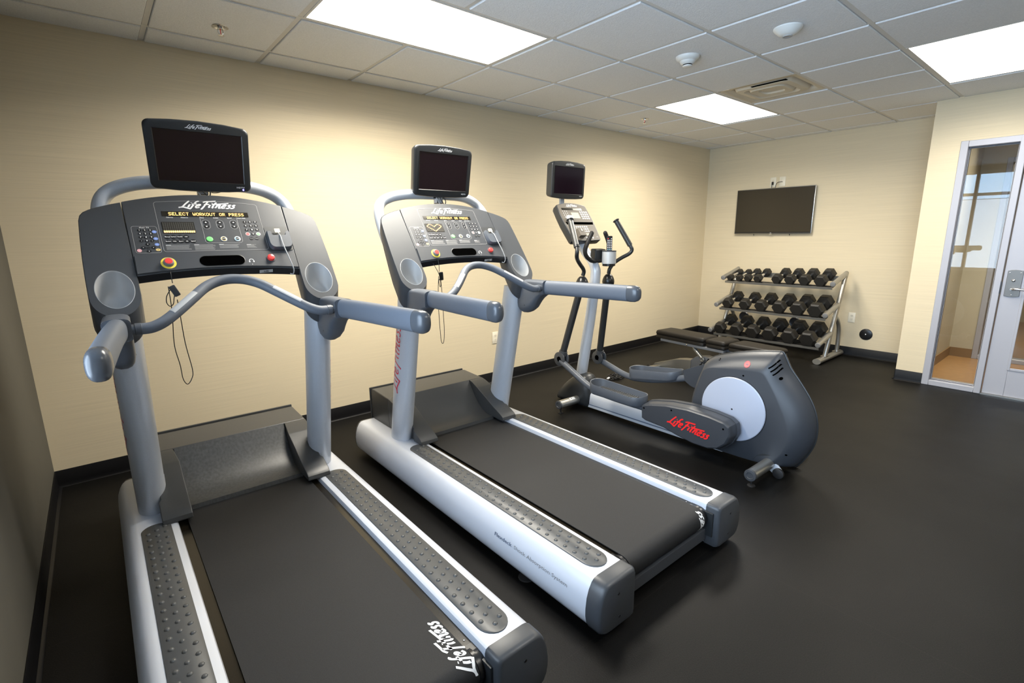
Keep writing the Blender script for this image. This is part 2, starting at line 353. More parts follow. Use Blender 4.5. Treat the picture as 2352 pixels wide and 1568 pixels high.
# ceiling: grid bars with tegular tiles dropped just below them
special = {}
for (i, j) in LIGHTS: special[(i, j)] = special[(i+1, j)] = 'light'
special[(6, 3)] = 'vent'
mb = MB()
for i in range(-2, 11):
    x = gx(i)
    for sgn in (0,):
        mb.box(max(x-0.0125, 0.0), min(x+0.0125, XF), BK, 0.0, H-0.001, H+0.02, 'tbar')
for j in range(1, 12):
    y = gy(j)
    mb.box(0.0, XF, y-0.0125, y+0.0125, H-0.0015, H+0.02, 'tbar')
for i in range(-2, 11):
    for j in range(0, 11):
        x0_, x1_ = max(gx(i), 0.0), min(gx(i+1), XF); y1_, y0_ = min(gy(j), 0.0), gy(j+1)
        if x1_-x0_ < 0.03 or y1_-y0_ < 0.03 or (i, j) in special: continue
        a = 0.0155; ax0 = x0_+(a if gx(i) >= 0 else 0.001); ax1 = x1_-(a if gx(i+1) <= XF else 0.001); ay0 = y0_+a; ay1 = y1_-(a if gy(j) <= 0 else 0.001)
        if j == 0: ay1 = -0.001
        # tile with small chamfer
        z0_, z1_ = H-0.008, H+0.015; c_ = 0.003
        vs = [(ax0, ay0, z1_), (ax1, ay0, z1_), (ax1, ay1, z1_), (ax0, ay1, z1_), (ax0, ay0, z0_+c_), (ax1, ay0, z0_+c_), (ax1, ay1, z0_+c_), (ax0, ay1, z0_+c_),
              (ax0+c_, ay0+c_, z0_), (ax1-c_, ay0+c_, z0_), (ax1-c_, ay1-c_, z0_), (ax0+c_, ay1-c_, z0_)]
        fs = [(8, 11, 10, 9)]
        for k in range(4):
            q = (k+1) % 4; fs += [(k, q, 4+q, 4+k), (4+k, 4+q, 8+q, 8+k)]
        mb.add(vs, fs, 'tile')
mb.box(-0.2, XF+0.15, BK-0.1, 0.1, H+0.30, H+0.34, 'tbar')
struct('ceiling', mb, flat=True)
# wall angle trim round the ceiling
mb = MB(); mb.box(0.0, XF, -0.016, -0.0005, H-0.003, H+0.01, 'tbar'); mb.box(XF-0.016, XF-0.0005, YB, 0, H-0.003, H+0.01, 'tbar'); struct('trim_2', mb, flat=True)
# cove baseboards with a projecting toe
def baseboard(name, p0, p1, nrm):
    p0, p1, nrm = Vector((*p0, 0)), Vector((*p1, 0)), Vector((*nrm, 0))
    prof = [(0.0, 0.098), (0.003, 0.100), (0.005, 0.097), (0.0055, 0.02), (0.009, 0.007), (0.020, 0.0035), (0.022, 0.0005), (0.0, 0.0005)]
    mb = MB(); mb.loft([[p+nrm*(a+0.0005)+Vector((0, 0, b_)) for a, b_ in prof] for p in (p0, p1)], 'base'); struct(name, mb, ang=50)
baseboard('baseboard_back', (0, 0), (XF, 0), (0, -1)); baseboard('baseboard_far', (XF, 0), (XF, YB), (-1, 0)); baseboard('baseboard_left', (0, 0), (0, BK), (1, 0))
baseboard('baseboard_door', (XB, YB+0.0), (XB, -2.738), (-1, 0)); baseboard('baseboard_return', (XB, YB), (XF, YB), (0, 1))

# ------------------------------------------------------------------ door wall with sidelight
mb = MB()
mb.box(XB, XB+0.12, -2.738, YB-0.10, 0, H+0.1, 'wall'); mb.box(XB, XB+0.12, -4.20, -2.738, 2.152, H+0.1, 'wall'); mb.box(XB, XB+0.12, BK, -4.20, 0, H+0.1, 'wall')
struct('wall_door', mb, flat=True)
FX0, FX1 = XB-0.012, XB+0.13
mb = MB()
mb.box(FX0, FX1, -2.790, -2.738, 0, 2.152, 'alu'); mb.box(FX0, FX1, -3.150, -3.105, 0, 2.152, 'alu'); mb.box(FX0, FX1, -4.20, -4.15, 0, 2.152, 'alu')
mb.box(FX0+.001, FX1-.001, -4.15, -2.790, 2.10, 2.151, 'alu'); mb.box(FX0+.001, FX1-.001, -3.105, -2.790, 0, 0.048, 'alu')
mb.box(XB+0.03, XB+0.05, -2.800, -2.790, 0.048, 2.10, 'black'); mb.box(XB+0.03, XB+0.05, -3.105, -3.095, 0.048, 2.10, 'black'); mb.box(XB+0.03, XB+0.05, -3.095, -2.80, 2.088, 2.10, 'black'); mb.box(XB+0.03, XB+0.05, -3.095, -2.80, 0.048, 0.058, 'black')
wf = struct('window_2', mb, bevel=0.003, seg=1)
mb = MB(); mb.box(XB+0.036, XB+0.042, -3.10, -2.795, 0.05, 2.095, 'glass'); link('window_glass', mb, wf, flat=True)
mb = MB()
DX0, DX1 = XB+0.0, XB+0.045
mb.box(DX0, DX1, -3.295, -3.158, 0.012, 2.092, 'alu'); mb.box(DX0, DX1, -4.142, -4.01, 0.012, 2.092, 'alu'); mb.box(DX0, DX1, -4.01, -3.295, 1.96, 2.092, 'alu'); mb.box(DX0, DX1, -4.01, -3.295, 0.012, 0.25, 'alu')
for (a, b_, c_, d_) in ((-3.305, -3.285, 0.24, 1.97), (-4.02, -4.0, 0.24, 1.97)): mb.box(DX0-0.006, DX0, a, b_, c_, d_, 'alu')
mb.box(DX0-0.006, DX0, -4.0, -3.305, 0.24, 0.262, 'alu'); mb.box(DX0-0.006, DX0, -4.0, -3.305, 1.95, 1.97, 'alu')
door = struct('door_1', mb, bevel=0.0025, seg=1)
mb = MB(); mb.box(XB+0.02, XB+0.026, -4.005, -3.30, 0.25, 1.96, 'glass'); link('door_glass', mb, door, flat=True)
# mortise lever set
mb = MB(); hx = DX0
pl = [(-3.178, 0.868), (-3.200, 0.863), (-3.225, 0.861), (-3.250, 0.863), (-3.272, 0.868), (-3.272, 1.078), (-3.25, 1.084), (-3.225, 1.086), (-3.2, 1.084), (-3.178, 1.078)]
mb.prism(pl, lambda a, b_: (hx-0.010, a, b_), (0.0105, 0, 0), 'nickel'); dp = link('door_handle', mb, door, bevel=0.003, seg=2)
mb = MB(); mb.lathe((hx-0.010, -3.222, 0.928), (-1, 0, 0), [(0.013, 0), (0.012, 0.012), (0.009, 0.02), (0.009, 0.045)], 'chrome', 16)
mb.tube(smooth_path([(hx-0.048, -3.222, 0.928), (hx-0.055, -3.25, 0.930), (hx-0.052, -3.29, 0.928), (hx-0.046, -3.335, 0.924)], 5), 0.0095, 'chrome', 12, dome=True); link('lever', mb, dp)
mb = MB(); mb.lathe((hx-0.010, -3.222, 0.998), (-1, 0, 0), [(0.012, 0), (0.010, 0.004), (0.004, 0.006), (0.004, 0.016)], 'chrome', 14)
for yy, zz in ((-3.192, 1.060), (-3.258, 1.060), (-3.225, 0.878)): mb.lathe((hx-0.010, yy, zz), (-1, 0, 0), [(0.0045, 0), (0.004, 0.002), (0.001, 0.003)], 'chrome', 10)
link('thumb_turn', mb, dp)
mb = MB(); mb.box(XB-0.0135, XB-0.0118, -3.157, -3.148, 0.885, 0.985, 'black'); o = struct('trim_3', mb, flat=True)
mb = MB(); mb.box(XB-0.02, XB+0.14, -4.15, -3.152, 0.0005, 0.011, 'steel'); struct('trim_4', mb, flat=True)

# ------------------------------------------------------------------ lobby seen through the glass
mb = MB(); mb.box(XB+0.131, 11.4, -6.0, -2.60, 0.0, 0.004, 'vinyl'); struct('floor_lobby', mb, flat=True)
mb = MB(); mb.box(XF+0.16, 11.4, -2.66, -2.64, 0, H, 'lobbywall'); mb.box(XB+0.125, XF+0.16, -2.66, -2.632, 0, H, 'lobbywall'); mb.box(7.78, 7.88, -2.86, -2.66, 0, H, 'lobbywall'); mb.box(7.78, 7.88, -3.86, -2.86, 2.14, H, 'lobbywall'); mb.box(7.78, 7.88, -6.0, -3.86, 0, H, 'lobbywall'); mb.box(11.3, 11.4, -6.0, -2.66, 0, H, 'lobbywall'); mb.box(XB+.13, 11.4, -6.1, -6.0, 0, H, 'lobbywall')
struct('wall_lobby', mb, flat=True)
mb = MB(); mb.box(XB+0.13, 11.4, -6.1, -2.64, H-0.1, H-0.08, 'tile'); struct('ceiling_lobby', mb, flat=True)
mb = MB(); mb.box(XB+0.132, 7.78, -2.672, -2.661, 0.004, 0.105, 'lobbybase'); mb.box(7.768, 7.779, -2.86, -2.672, 0.004, 0.105, 'lobbybase'); mb.box(7.89, 11.3, -2.672, -2.661, 0.004, 0.105, 'lobbybase'); struct('baseboard_lobby', mb, flat=True)
mb = MB(); mb.box(7.765, 7.895, -2.91, -2.861, 0.004, 2.139, 'alu'); mb.box(7.765, 7.895, -3.86, -3.811, 0.004, 2.139, 'alu'); mb.box(7.765, 7.895, -3.811, -2.91, 2.09, 2.139, 'alu'); mb.box(7.765, 7.895, -3.811, -2.91, 0.004, 0.05, 'alu')
wf = struct('window_3', mb, bevel=0.003, seg=1)
mb = MB(); mb.box(7.82, 7.826, -3.81, -2.911, 0.05, 2.09, 'glass'); link('window_glass', mb, wf, flat=True)

# ------------------------------------------------------------------ treadmills
def con(w_, s, n=0.0):            # point on the sloped console face: across, down the slope, out of the face
    return (w_, -1.109-0.5733*s-0.819*n, 1.598-0.819*s+0.5733*n)
def flip(mb):                     # mirrored copy across w = 0
    q = MB(); q.v = [(-a, b_, c_) for a, b_, c_ in mb.v]; q.f = [f[::-1] for f in mb.f]; q.m = list(mb.m); q.mats = list(mb.mats); return q
BELT_R, BELT_ZC, BELT_Y = 0.050, 0.155, -2.705
def belt_pt(t, w_, h=0.0):        # t: distance along the belt from the roller's crown, + towards the front
    if t >= 0: return (w_, BELT_Y+t, BELT_ZC+BELT_R+h)
    a = -t/BELT_R
    if a > PI: return (w_, BELT_Y+(a-PI)*BELT_R, BELT_ZC-BELT_R-h)
    return (w_, BELT_Y-(BELT_R+h)*math.sin(a), BELT_ZC+(BELT_R+h)*math.cos(a))
def up_c(z): return -1.157-0.2243*(z-0.35)
def monitor(parent, L, w0, yT, zT, yB, zB, hw_t, hw_b, scr, depth, led=False, name='monitor'):
    """bezel with curved top edge; face plane through (yT,zT)-(yB,zB)"""
    def F(u, v, n=0.0):           # u -1..1, v 0 (bottom) ..1 (top)
        hw = hw_b+(hw_t-hw_b)*v; t = Vector((0, yT-yB, zT-zB)); q = Vector((w0+u*hw, yB, zB))+t*v; nn = Vector((0, -(zT-zB), (yT-yB))).normalized(); return q+nn*n
    hh = math.hypot(yT-yB, zT-zB); hw = (hw_t+hw_b)/2
    def outline(ins, n, bow):
        pts = []
        r = 0.022
        def cor(cx, cy, a0): return [(cx+(r)*math.cos(math.radians(a0+90*i/5)), cy+r*math.sin(math.radians(a0+90*i/5))) for i in range(6)]
        X, Y = hw-ins, hh-ins
        base = cor(X-r, Y-r, 0)+[(X*0.5, Y), (0, Y), (-X*0.5, Y)]+cor(-X+r, Y-r, 90)+cor(-X+r, ins+r, 180)+[(-X*.5, ins), (0, ins), (X*.5, ins)]+cor(X-r, ins+r, 270)
        for x, y in base:
            k = 1-(x/hw)**2; y2 = y+(bow*k if y > hh*0.5 else -0.010*k)
            pts.append(F(x/hw, y2/hh, n))
        return pts
    mb = MB()
    mb.loft([outline(0.03, -depth, 0.012), outline(0.010, -depth*0.93, 0.012), outline(0.003, -depth*0.5, 0.014), outline(0.0, -0.014, 0.014), outline(0.0, -0.008, 0.014), outline(0.003, -0.002, 0.014), outline(0.010, 0.0, 0.014)], 'dark')
    o = L(name, mb, parent, ang=45)
    sw, v0, v1 = scr
    mb = MB(); P4 = [F(-sw/hw, v0, .0006), F(sw/hw, v0, .0006), F(sw/hw, v1, .0006), F(-sw/hw, v1, .0006)]
    mb.add(P4, [(0, 1, 2, 3)], 'screen')
    for a, b_ in ((0, 1), (1, 2), (2, 3), (3, 0)):
        p, q = Vector(P4[a]), Vector(P4[b_]); c_ = sum((Vector(x) for x in P4), Vector())/4
        pi_, qi_ = p+(p-c_).normalized()*0.004, q+(q-c_).normalized()*0.004
        nn = Vector((0, -(zT-zB), (yT-yB))).normalized()*0.0022
        mb.add([p, q, qi_+nn, pi_+nn], [(0, 1, 2, 3)], 'black')
    L('screen', mb, o, flat=True)
    mb = MB(); mb.decal(xf(SCRIPT, 0.093, 0.068), lambda a, b_: F((a)/hw, (hh-0.012+b_)/hh, .0012), 'white'); L('logo', mb, o, flat=True)
    mb = MB(); g = text_geo('HDTV', 0.007, 'RIGHT', True); mb.decal(xf(g, 1.25, 1), lambda a, b_: F((sw+0.002+a)/hw, 0.060+b_/hh, .0012), 'white')
    if led: mb.decal(disc_geo(0.0035), lambda a, b_: F((sw-0.004+a)/hw, 0.026+b_/hh, .0012), 'ledblue')
    L('caption', mb, o, flat=True)
    return o

def treadmill(xc, variant, label):
    root = empty('treadmill', (xc, -1.75, 0), label, 'treadmill', 'treadmills facing the long wall')
    L = lambda n, m, p=root, **k: link(n, m, p, off=(0, 1.75, 0), **k)
    # --- side rails with pads and caps
    sec = [(.300, .205), (.304, .217), (.315, .222), (.440, .222), (.456, .219), (.470, .208), (.484, .185), (.494, .155), (.499, .120), (.499, .090), (.493, .060), (.480, .038), (.462, .028), (.430, .025), (.320, .025), (.304, .030), (.300, .045)]
    def ring(y, k=0.0, e=0.0):
        cx, cz = .40, .125
        return [(cx+(a-cx)*(1-k)+math.copysign(e, a-cx), y, cz+(b_-cz)*(1-k)+math.copysign(e, b_-cz)) for a, b_ in sec]
    for sg in (1, -1):
        S = (lambda m: m) if sg == 1 else flip
        mb = MB(); mb.loft([ring(-0.722), ring(-1.4), ring(-2.0), ring(-2.735)], 'silver2'); rail = L('side_rail', S(mb), ang=40)
        mb = MB(); mb.loft([ring(-0.692, .20), ring(-0.696, .10), ring(-0.704, .03, .0), ring(-0.7215, 0, .001)], 'char'); L('front_cap', S(mb), rail, ang=50)
        mb = MB(); mb.loft([ring(-2.7355, 0, .0025), ring(-2.782, 0, .0025), ring(-2.792, .015, .001), ring(-2.798, .05), ring(-2.800, .09)], 'char')
        for (a, b_) in ((.40, .165), (.39, .068)): mb.lathe((a, -2.8002, b_), (0, -1, 0), [(.0055, 0), (.0052, .0010), (.001, .0012)], 'black', 10)
        L('end_cap', S(mb), rail, ang=50)
        # pad with staggered studs
        mb = MB(); px, hw = .380, .052
        st = [(px+hw*math.cos(a), -2.655-hw*1.15*math.sin(a)) for a in [PI*i/12 for i in range(13)]]+[(px-hw*math.cos(a), -1.355+hw*.9*math.sin(a)) for a in [PI*i/12 for i in range(13)]]
        mb.loft([[(a, b_, .2215) for a, b_ in st], [(a, b_, .2245) for a, b_ in st], [(px+(a-px)*.965, b_*.9995-.001, .2258) for a, b_ in st]], 'pad')
        n = 0
        for c_ in range(3):
            for r_ in range(27):
                yy = -1.350-r_*.0505-(.0165*c_ if sg == -1 else .0165*(2-c_)); xx = px-.030+.030*c_
                if yy < -2.695: continue
                rr_ = .0088; vs = []; fs = []
                for k, (q, h) in enumerate(((1, 0), (.84, .0030), (.48, .0046))):
                    vs += [(xx+rr_*q*math.cos(2*PI*i/8), yy+rr_*q*math.sin(2*PI*i/8), .2256+h) for i in range(8)]
                for k in range(2): fs += [(k*8+i, k*8+(i+1) % 8, k*8+8+(i+1) % 8, k*8+8+i) for i in range(8)]
                fs.append(tuple(range(16, 24))); mb.add(vs, fs, 'pad')
        L('tread_pad', S(mb), rail, ang=60)
        if sg == -1:       # lettering on the outer face of the left rail
            mb = MB()
            def rp(t, v):  # t along the rail towards the rear, v up
                z = .150+v; x = .4955 if z > .155 else .4992
                for k in range(len(sec)-1):
                    (a0, b0), (a1, b1) = sec[k], sec[k+1]
                    if a0 > .44 and b1 <= z <= b0: x = a0+(a1-a0)*(b0-z)/max(b0-b1, 1e-6)
                return (-x-.0012, -2.205-t, z)
            g1 = text_geo('Flexdeck', .0150, 'LEFT', True); g2 = text_geo('Shock Absorption System', .0150, 'LEFT')
            w1 = max(x for x, y in g1[0]); w2 = max(x for x, y in g2[0]); k1 = .118/w1; k2 = .305/w2
            mb.decal(xf(g1, k1, 1), rp, 'bluetxt'); mb.decal(xf(g2, k2, 1, tx=.130), rp, 'dimtxt'); L('lettering', mb, rail, flat=True)
    # --- deck, belt, rear crossmember
    mb = MB(); mb.box(-.302, .302, -2.700, -1.10, .112, .196, 'deck'); mb.box(-.300, -.270, -2.700, -2.665, .196, .1975, 'black'); mb.box(.270, .300, -2.700, -2.665, .196, .1975, 'black')
    for sx in (-1, 1): mb.lathe((sx*.285, -2.645, .196), (0, 0, 1), [(.004, 0), (.0035, .0016), (.001, .0018)], 'chrome', 10)
    L('deck', mb, bevel=.002, seg=1)
    mb = MB(); rings = []
    ts = [1.62, .8, .3, .05, 0]+[-BELT_R*PI*i/14 for i in range(1, 15)]+[-BELT_R*PI-.9, -BELT_R*PI-1.62]
    for t in ts: rings.append([belt_pt(t, -.265, .0008), belt_pt(t, .265, .0008), belt_pt(t, .265, -.0022), belt_pt(t, -.265, -.0022)])
    mb.loft(rings, 'belt'); belt = L('running_belt', mb, ang=30)
    mb = MB(); t0 = .06 if variant == 1 else -.140
    mb.decal(xf(SCRIPT, .235, .22), lambda a, b_: belt_pt(t0+a, .238-b_*(1.0 if variant == 1 else .75), .0014), 'white'); L('logo', mb, belt, flat=True)
    mb = MB()
    mb.lathe((-.298, BELT_Y, BELT_ZC), (1, 0, 0), [(.043, 0), (.044, .003), (.044, .016), (.049, .018), (.049, .030), (.0465, .0325), (.0465, .5635), (.049, .566), (.049, .578), (.044, .580), (.044, .593), (.043, .596)], 'black', 28)
    L('rear_roller', mb, ang=40)
    mb = MB(); mb.box(-.302, .302, -2.745, -2.700, .050, .104, 'char'); L('crossmember', mb, bevel=.003)
    for sx in (-1, 1):
        mb = MB(); mb.box(sx*.30-.012, sx*.30+.012, -2.775, -2.69, .075, .19, 'dark'); L('roller_bracket', mb, bevel=.003)
    # --- motor cover: hood, arms, concave ramp
    mb = MB()
    hood = [(-.703, .200), (-.703, .400), (-.708, .414), (-.722, .423), (-.745, .425), (-.956, .4145), (-.956, .200)]
    mb.prism(hood, lambda a, b_: (-.366, a, b_), (.732, 0, 0), 'cover'); cov = L('motor_cover', mb, bevel=.006, seg=3, lim=40)
    mb = MB(); mb.box(-.372, .372, -.702, -.690, .21, .428, 'cover'); L('rear_panel', mb, cov, bevel=.004)
    arm = [(-.955, .4145), (-.99, .408), (-1.055, .388), (-1.068, .383), (-1.13, .352), (-1.20, .315), (-1.236, .297), (-1.250, .290), (-1.300, .268), (-1.325, .256), (-1.340, .244), (-1.344, .230)]
    for sx in (-1, 1):
        mb = MB(); rings = []
        for y, z in arm:
            yi = .245 if y < -1.06 else .245+.012*((y+1.06)/.105); xo = .366 if y > -1.10 else (.345 if y > -1.24 else .355)
            rings.append([(yi, y, .2225), (xo, y, .2225), (xo, y, z), (yi, y, z)])
        mb.loft(rings, 'cover'); L('cover_foot', mb if sx == 1 else flip(mb), cov, bevel=.004, seg=2, lim=50, ang=30)
    mb = MB(); N = 12; top = [(-.955-.275*i/N, .2255+.186*(1-math.sin(i/N*PI/2))**1.25) for i in range(N+1)]
    prof = [(-.955, .2)]+top+[(-1.235, .2065), (-1.20, .2065)]
    mb.prism(prof, lambda a, b_: (-.252, a, b_), (.504, 0, 0), 'stained' if variant == 1 else 'cover'); L('cover_ramp', mb, cov, ang=30)
    # --- uprights
    for sg in (1, -1):
        S = (lambda m: m) if sg == 1 else flip
        mb = MB(); rings = []
        for k in range(9):
            z = .222+(1.095-.222)*k/8; rings.append([(.372+.056*math.cos(a), up_c(z)+.083*math.sin(a), z-.12*0) for a in [2*PI*i/32 for i in range(32)]])
        mb.loft(rings, 'silver'); up_ = L('upright', S(mb), ang=60)
        mb = MB(); rings = []
        for k in range(7):
            z = .300+.085*k/6
            rings.append([(.372+.0572*math.cos(a), up_c(z)+.0845*math.sin(a), z+.018*math.sin((a-math.radians(185))*1.2)) for a in [math.radians(185+80*i/10) for i in range(11)]])
        mb.loft(rings, 'silver', False, False, closed=False); L('cover_plate', S(mb), up_, ang=60)
        mb = MB()
        def um(t, v, sgn=sg):   # lettering runs up the tube on the outer face
            z = .735+t; a = math.radians(9)+v/.062
            return (.372+.0572*math.cos(a), up_c(z)+.0845*math.sin(a), z)
        g = xf(SCRIPT_THIN, .40, .30)
        if sg == 1: mb.decal(g, lambda a_, b_: um(a_, -b_), 'redlogo'); mm = mb
        else: mb.decal(g, lambda a_, b_: um(a_, b_), 'redlogo'); mm = flip(mb)
        L('logo', mm, up_, flat=True)
        mb = MB(); mb.lathe((.372+.0, up_c(.36)-.0846, .36), (0, -1, -.2), [(.004, 0), (.003, .001)], 'dimtxt', 8)
    # --- console wings with cup holders
    D = Vector((0, .25, -.968))
    for sg in (1, -1):
        S = (lambda m: m) if sg == 1 else flip
        cw, cs = .377, .454
        out = [(.3075, .0485), (.345, .060), (.385, .075), (.412, .088), (.430, .100), (.441, .116), (.447, .140), (.452, .22), (.456, .32), (.4575, .40), (.4575, .46)]
        out += [(.3790+.0785*math.cos(math.radians(a)), .484+.0885*math.sin(math.radians(a))) for a in range(0, 181, 12)]+[(.301, .42), (.3020, .40), (.304, .25)]
        angs = sorted({round(math.atan2(s_-cs, a-cw), 4) for a, s_ in out} | {round(-PI+2*PI*i/48, 4) for i in range(48)})
        def ray(an):
            dx, dy = math.cos(an), math.sin(an); best = 9
            for i in range(len(out)):
                (x1, y1), (x2, y2) = out[i], out[(i+1) % len(out)]
                ex, ey = x2-x1, y2-y1; den = dx*ey-dy*ex
                if abs(den) < 1e-9: continue
                t = ((x1-cw)*ey-(y1-cs)*ex)/den; u = ((x1-cw)*dy-(y1-cs)*dx)/den
                if t > 0 and -1e-6 <= u <= 1+1e-6: best = min(best, t)
            return (cw+dx*best, cs+dy*best)
        O = [ray(a) for a in angs]; E_ = []
        for a in angs:
            q = math.atan2(math.sin(a)/.080, math.cos(a)/.0585); E_.append((cw+.0585*math.cos(q), cs+.080*math.sin(q)))
        mb = MB(); n = len(angs)
        ins = [(cw+(x-cw)*.97, cs+(y-cs)*.985) for x, y in O]
        r1 = [con(*p) for p in E_]; r2 = [con(p[0], p[1], 0.0) for p in ins]; r3 = [con(p[0], p[1], -.005) for p in O]
        r4 = [tuple(Vector(con(p[0], p[1], -.005))+D*(.045+.062*min(1, max(0, (p[1]-.05)/.33)))) for p in O]
        r5 = [tuple(Vector(con(cw+(p[0]-cw)*.93, cs+(p[1]-cs)*.95, -.008))+D*(.055+.065*min(1, max(0, (p[1]-.05)/.33)))) for p in O]
        mb.loft([r1, r2, r3, r4, r5], 'char', False, True); wing = L('console_wing', S(mb), ang=42)
        mb = MB(); rim = [con(cw+(p[0]-cw)*1.03, cs+(p[1]-cs)*1.025, .0006) for p in E_]
        deep = []
        for k1, f_ in ((.997, .03), (.98, .25), (.96, .5), (.93, .72), (.86, .88), (.72, .96), (.45, 1.0)):
            rg = []
            for p in E_:
                q = Vector(con(cw+(p[0]-cw)*k1, cs+(p[1]-cs)*k1)); dz_ = min(q.z-1.118, .093+.01*(1-f_))*f_; rg.append((q.x, q.y+.25*dz_, q.z-dz_))
            deep.append(rg)
        mb.loft([rim, [con(p[0], p[1], .0009) for p in E_]]+deep, 'cupin', False, True); L('cup_holder', S(mb), wing, ang=75)
    # --- control panel
    N = 24; arcs = [(-.3045+.609*i/N, .523*(-.3045+.609*i/N)**2) for i in range(N+1)]
    bot = [(.3030-.606*i/N, .383+.020*((.3030-.606*i/N)/.303)**2) for i in range(N+1)]
    mb = MB(); poly = arcs+bot
    mb.prism(poly, lambda a, b_: con(a, b_), lambda a, b_: Vector((0, .055, -.035)) if b_ < .3 else Vector((0, .09, -.005)), 'char')
    pn = L('control_panel', mb, bevel=.003, seg=2, lim=50)
    mb = MB()      # raised ledge with tray slot
    led = [(-.300+.600*i/N, .312-.016*(1-((-.300+.600*i/N)/.3)**2)) for i in range(N+1)]+[(.3015-.603*i/N, .379+.019*((.3015-.603*i/N)/.303)**2) for i in range(N+1)]
    tr_ = rrect(-.086, .086, .322, .374, .0255, 6)
    mb.loft([[con(a, b_, .0005) for a, b_ in led], [con(a*.995, .35+(b_-.35)*.94, .007) for a, b_ in led]], 'grey' if False else 'char', False, True)
    L('ledge', mb, pn, ang=25)
    mb = MB(); mb.loft([[con(a, b_, .0076) for a, b_ in tr_], [con(a*.985, .348+(b_-.348)*.93, .0082) for a, b_ in tr_]], 'dark', False, False)
    mb.add([con(a*.985, .348+(b_-.348)*.93, .0078) for a, b_ in tr_], [tuple(range(len(tr_)))], 'void'); L('accessory_tray', mb, pn, ang=20)
    mb = MB()      # black lip below
    lip = []
    for i in range(N+1):
        a = -.303+.606*i/N; s_ = .383+.020*(a/.303)**2; lip.append(a)
    rings = []
    for a in lip:
        s_ = .381+.020*(a/.303)**2; p = Vector(con(a, s_, -.001)); q = Vector((a, p.y+.012, p.z-.030-(.006*(1-(a/.303)**2)*0))); rings.append([tuple(p), tuple(q), (a, q.y+.07, q.z+.004), (a, p.y+.08, p.z+.02)])
    mb.loft(rings, 'black'); L('front_lip', mb, pn, bevel=.003, seg=2, lim=40)
    # printed graphics on the panel
    mb = MB(); h = .0009
    C2 = lambda a, b_: con(a, b_, h)
    T = lambda s, x, y, hh, mt='white', al='CENTER', bd=False, hw_=None: mb.decal(xf(text_geo(s, hh, al, bd), (hw_ or 1), 1), lambda a, b_: con(x+a, y-b_, h), mt)
    mb.decal(xf(SCRIPT, .212, .165), lambda a, b_: con(a-.002, .058-b_, h), 'white')
    fr_ = [(x, y) for x, y in rrect(-.198, .196, .047, .293, .010, 4)]
    fr_ = [(x, y-(.012*(1-(x/.196)**2) if y < .06 else 0)) for x, y in fr_]
    frd = []
    for i, p in enumerate(fr_):
        q = fr_[(i+1) % len(fr_)]; frd.append(p)
        if abs(p[0]-q[0]) > .1: frd += [(p[0]+(q[0]-p[0])*k/8, .047-.012*(1-((p[0]+(q[0]-p[0])*k/8)/.196)**2) if p[1] < .06 else p[1]) for k in range(1, 8)]
    mb.decal(line_geo(frd, .0014, True), C2, 'line')
    mb.decal(line_geo([(-.044, .118), (-.044, .246), (-.037, .254), (.092, .254), (.099, .246), (.099, .118)], .0014), C2, 'line')
    mb.decal(line_geo(rrect(-.290, -.206, .169, .297, .009, 4), .0014, True), C2, 'line')
    for x, s in ((-.153, 'Calories'), (-.100, 'Distance'), (-.036, 'Time'), (.017, 'Incline'), (.070, 'Speed'), (.118, 'Heart Rate')): T(s, x, .124, .0052, 'white', bd=True)
    for x in (-.026, .0275, .081):
        mb.decal(line_geo(rrect(x-.0145, x+.0145, .135, .182, .0144, 5), .0012, True), C2, 'line')
        for y, sg in ((.148, 1), (.169, -1)):
            mb.decal(disc_geo(.0095, 14, x, y, .0088), C2, 'black')
            mb.decal(([(x-.0045, y+sg*.0025), (x+.0045, y+sg*.0025), (x, y-sg*.0042)], [(0, 1, 2)]), lambda a, b_: con(a, b_, h+.0005), 'white')
    def key(s, x, y, rx=.0078, ry=.0070, col='black', tcol='white', th=.0078, tw=None):
        mb.decal(disc_geo(rx, 12, x, y, ry), C2, col)
        g = text_geo(s, th, 'CENTER', True); ww = max(p[0] for p in g[0])-min(p[0] for p in g[0]); kx = min(1, rx*1.7/ww)
        mb.decal(xf(g, kx, 1), lambda a, b_: con(x+a, y-b_, h+.0005), tcol)
    for k, s in enumerate('123456789'): key(s, .1275+.0215*(k % 3), .144+.0213*(k//3))
    key('0', .149, .2095)
    for x, c_, s in ((.127, 'redbtn', 'Clear'), (.1705, 'green', 'Enter')):
        mb.decal(disc_geo(.0095, 12, x, .2095, .0092), C2, 'white'); mb.decal(disc_geo(.0075, 12, x, .2095, .0072), lambda a, b_: con(a, b_, h+.0003), c_)
        mb.decal(xf(text_geo(s, .004, 'CENTER', True), .8, 1), lambda a, b_: con(x+a, .2095-b_, h+.0006), 'white')
    for x, s in ((.137, 'Cool'), (.159, 'Next')): key(s, x, .234, .008, .0075, 'black', 'line', .0042)
    for k, s in enumerate(('Manual', 'Fat Burn', 'Cardio', 'Hill')): key(s, -.176+.0218*k, .2215, .0108, .0096, 'black', 'white', .0048)
    for k, s in enumerate(('Random', 'Hills', 'Sport', 'EZ', 'Speed')): key(s, -.176+.0218*k, .2437, .0108, .0092, 'black', 'white', .0048)
    T('iPod / TV', -.2475, .1760, .0060, 'white', bd=True)
    for k, s in enumerate('123456789'): key(s, -.265+.0178*(k % 3), .188+.0170*(k//3), .0066, .0060, 'black', 'white', .0068)
    key('-', -.265, .239, .0066, .0058); key('0', -.247, .239, .0066, .0060, th=.0068); key('-', -.2295, .239, .0066, .0058)
    for y, c_ in ((.196, 'bluebtn'), (.2295, 'bluebtn'), (.2575, 'bluebtn')): key('ok', -.2165, y, .0080, .0070, c_, 'white', .0035)
    key('(', -.278, .285, .0080, .0078, 'pinkbtn', 'white', .006); key('II', -.2165, .283, .0085, .0060, 'amber', 'black', .0040)
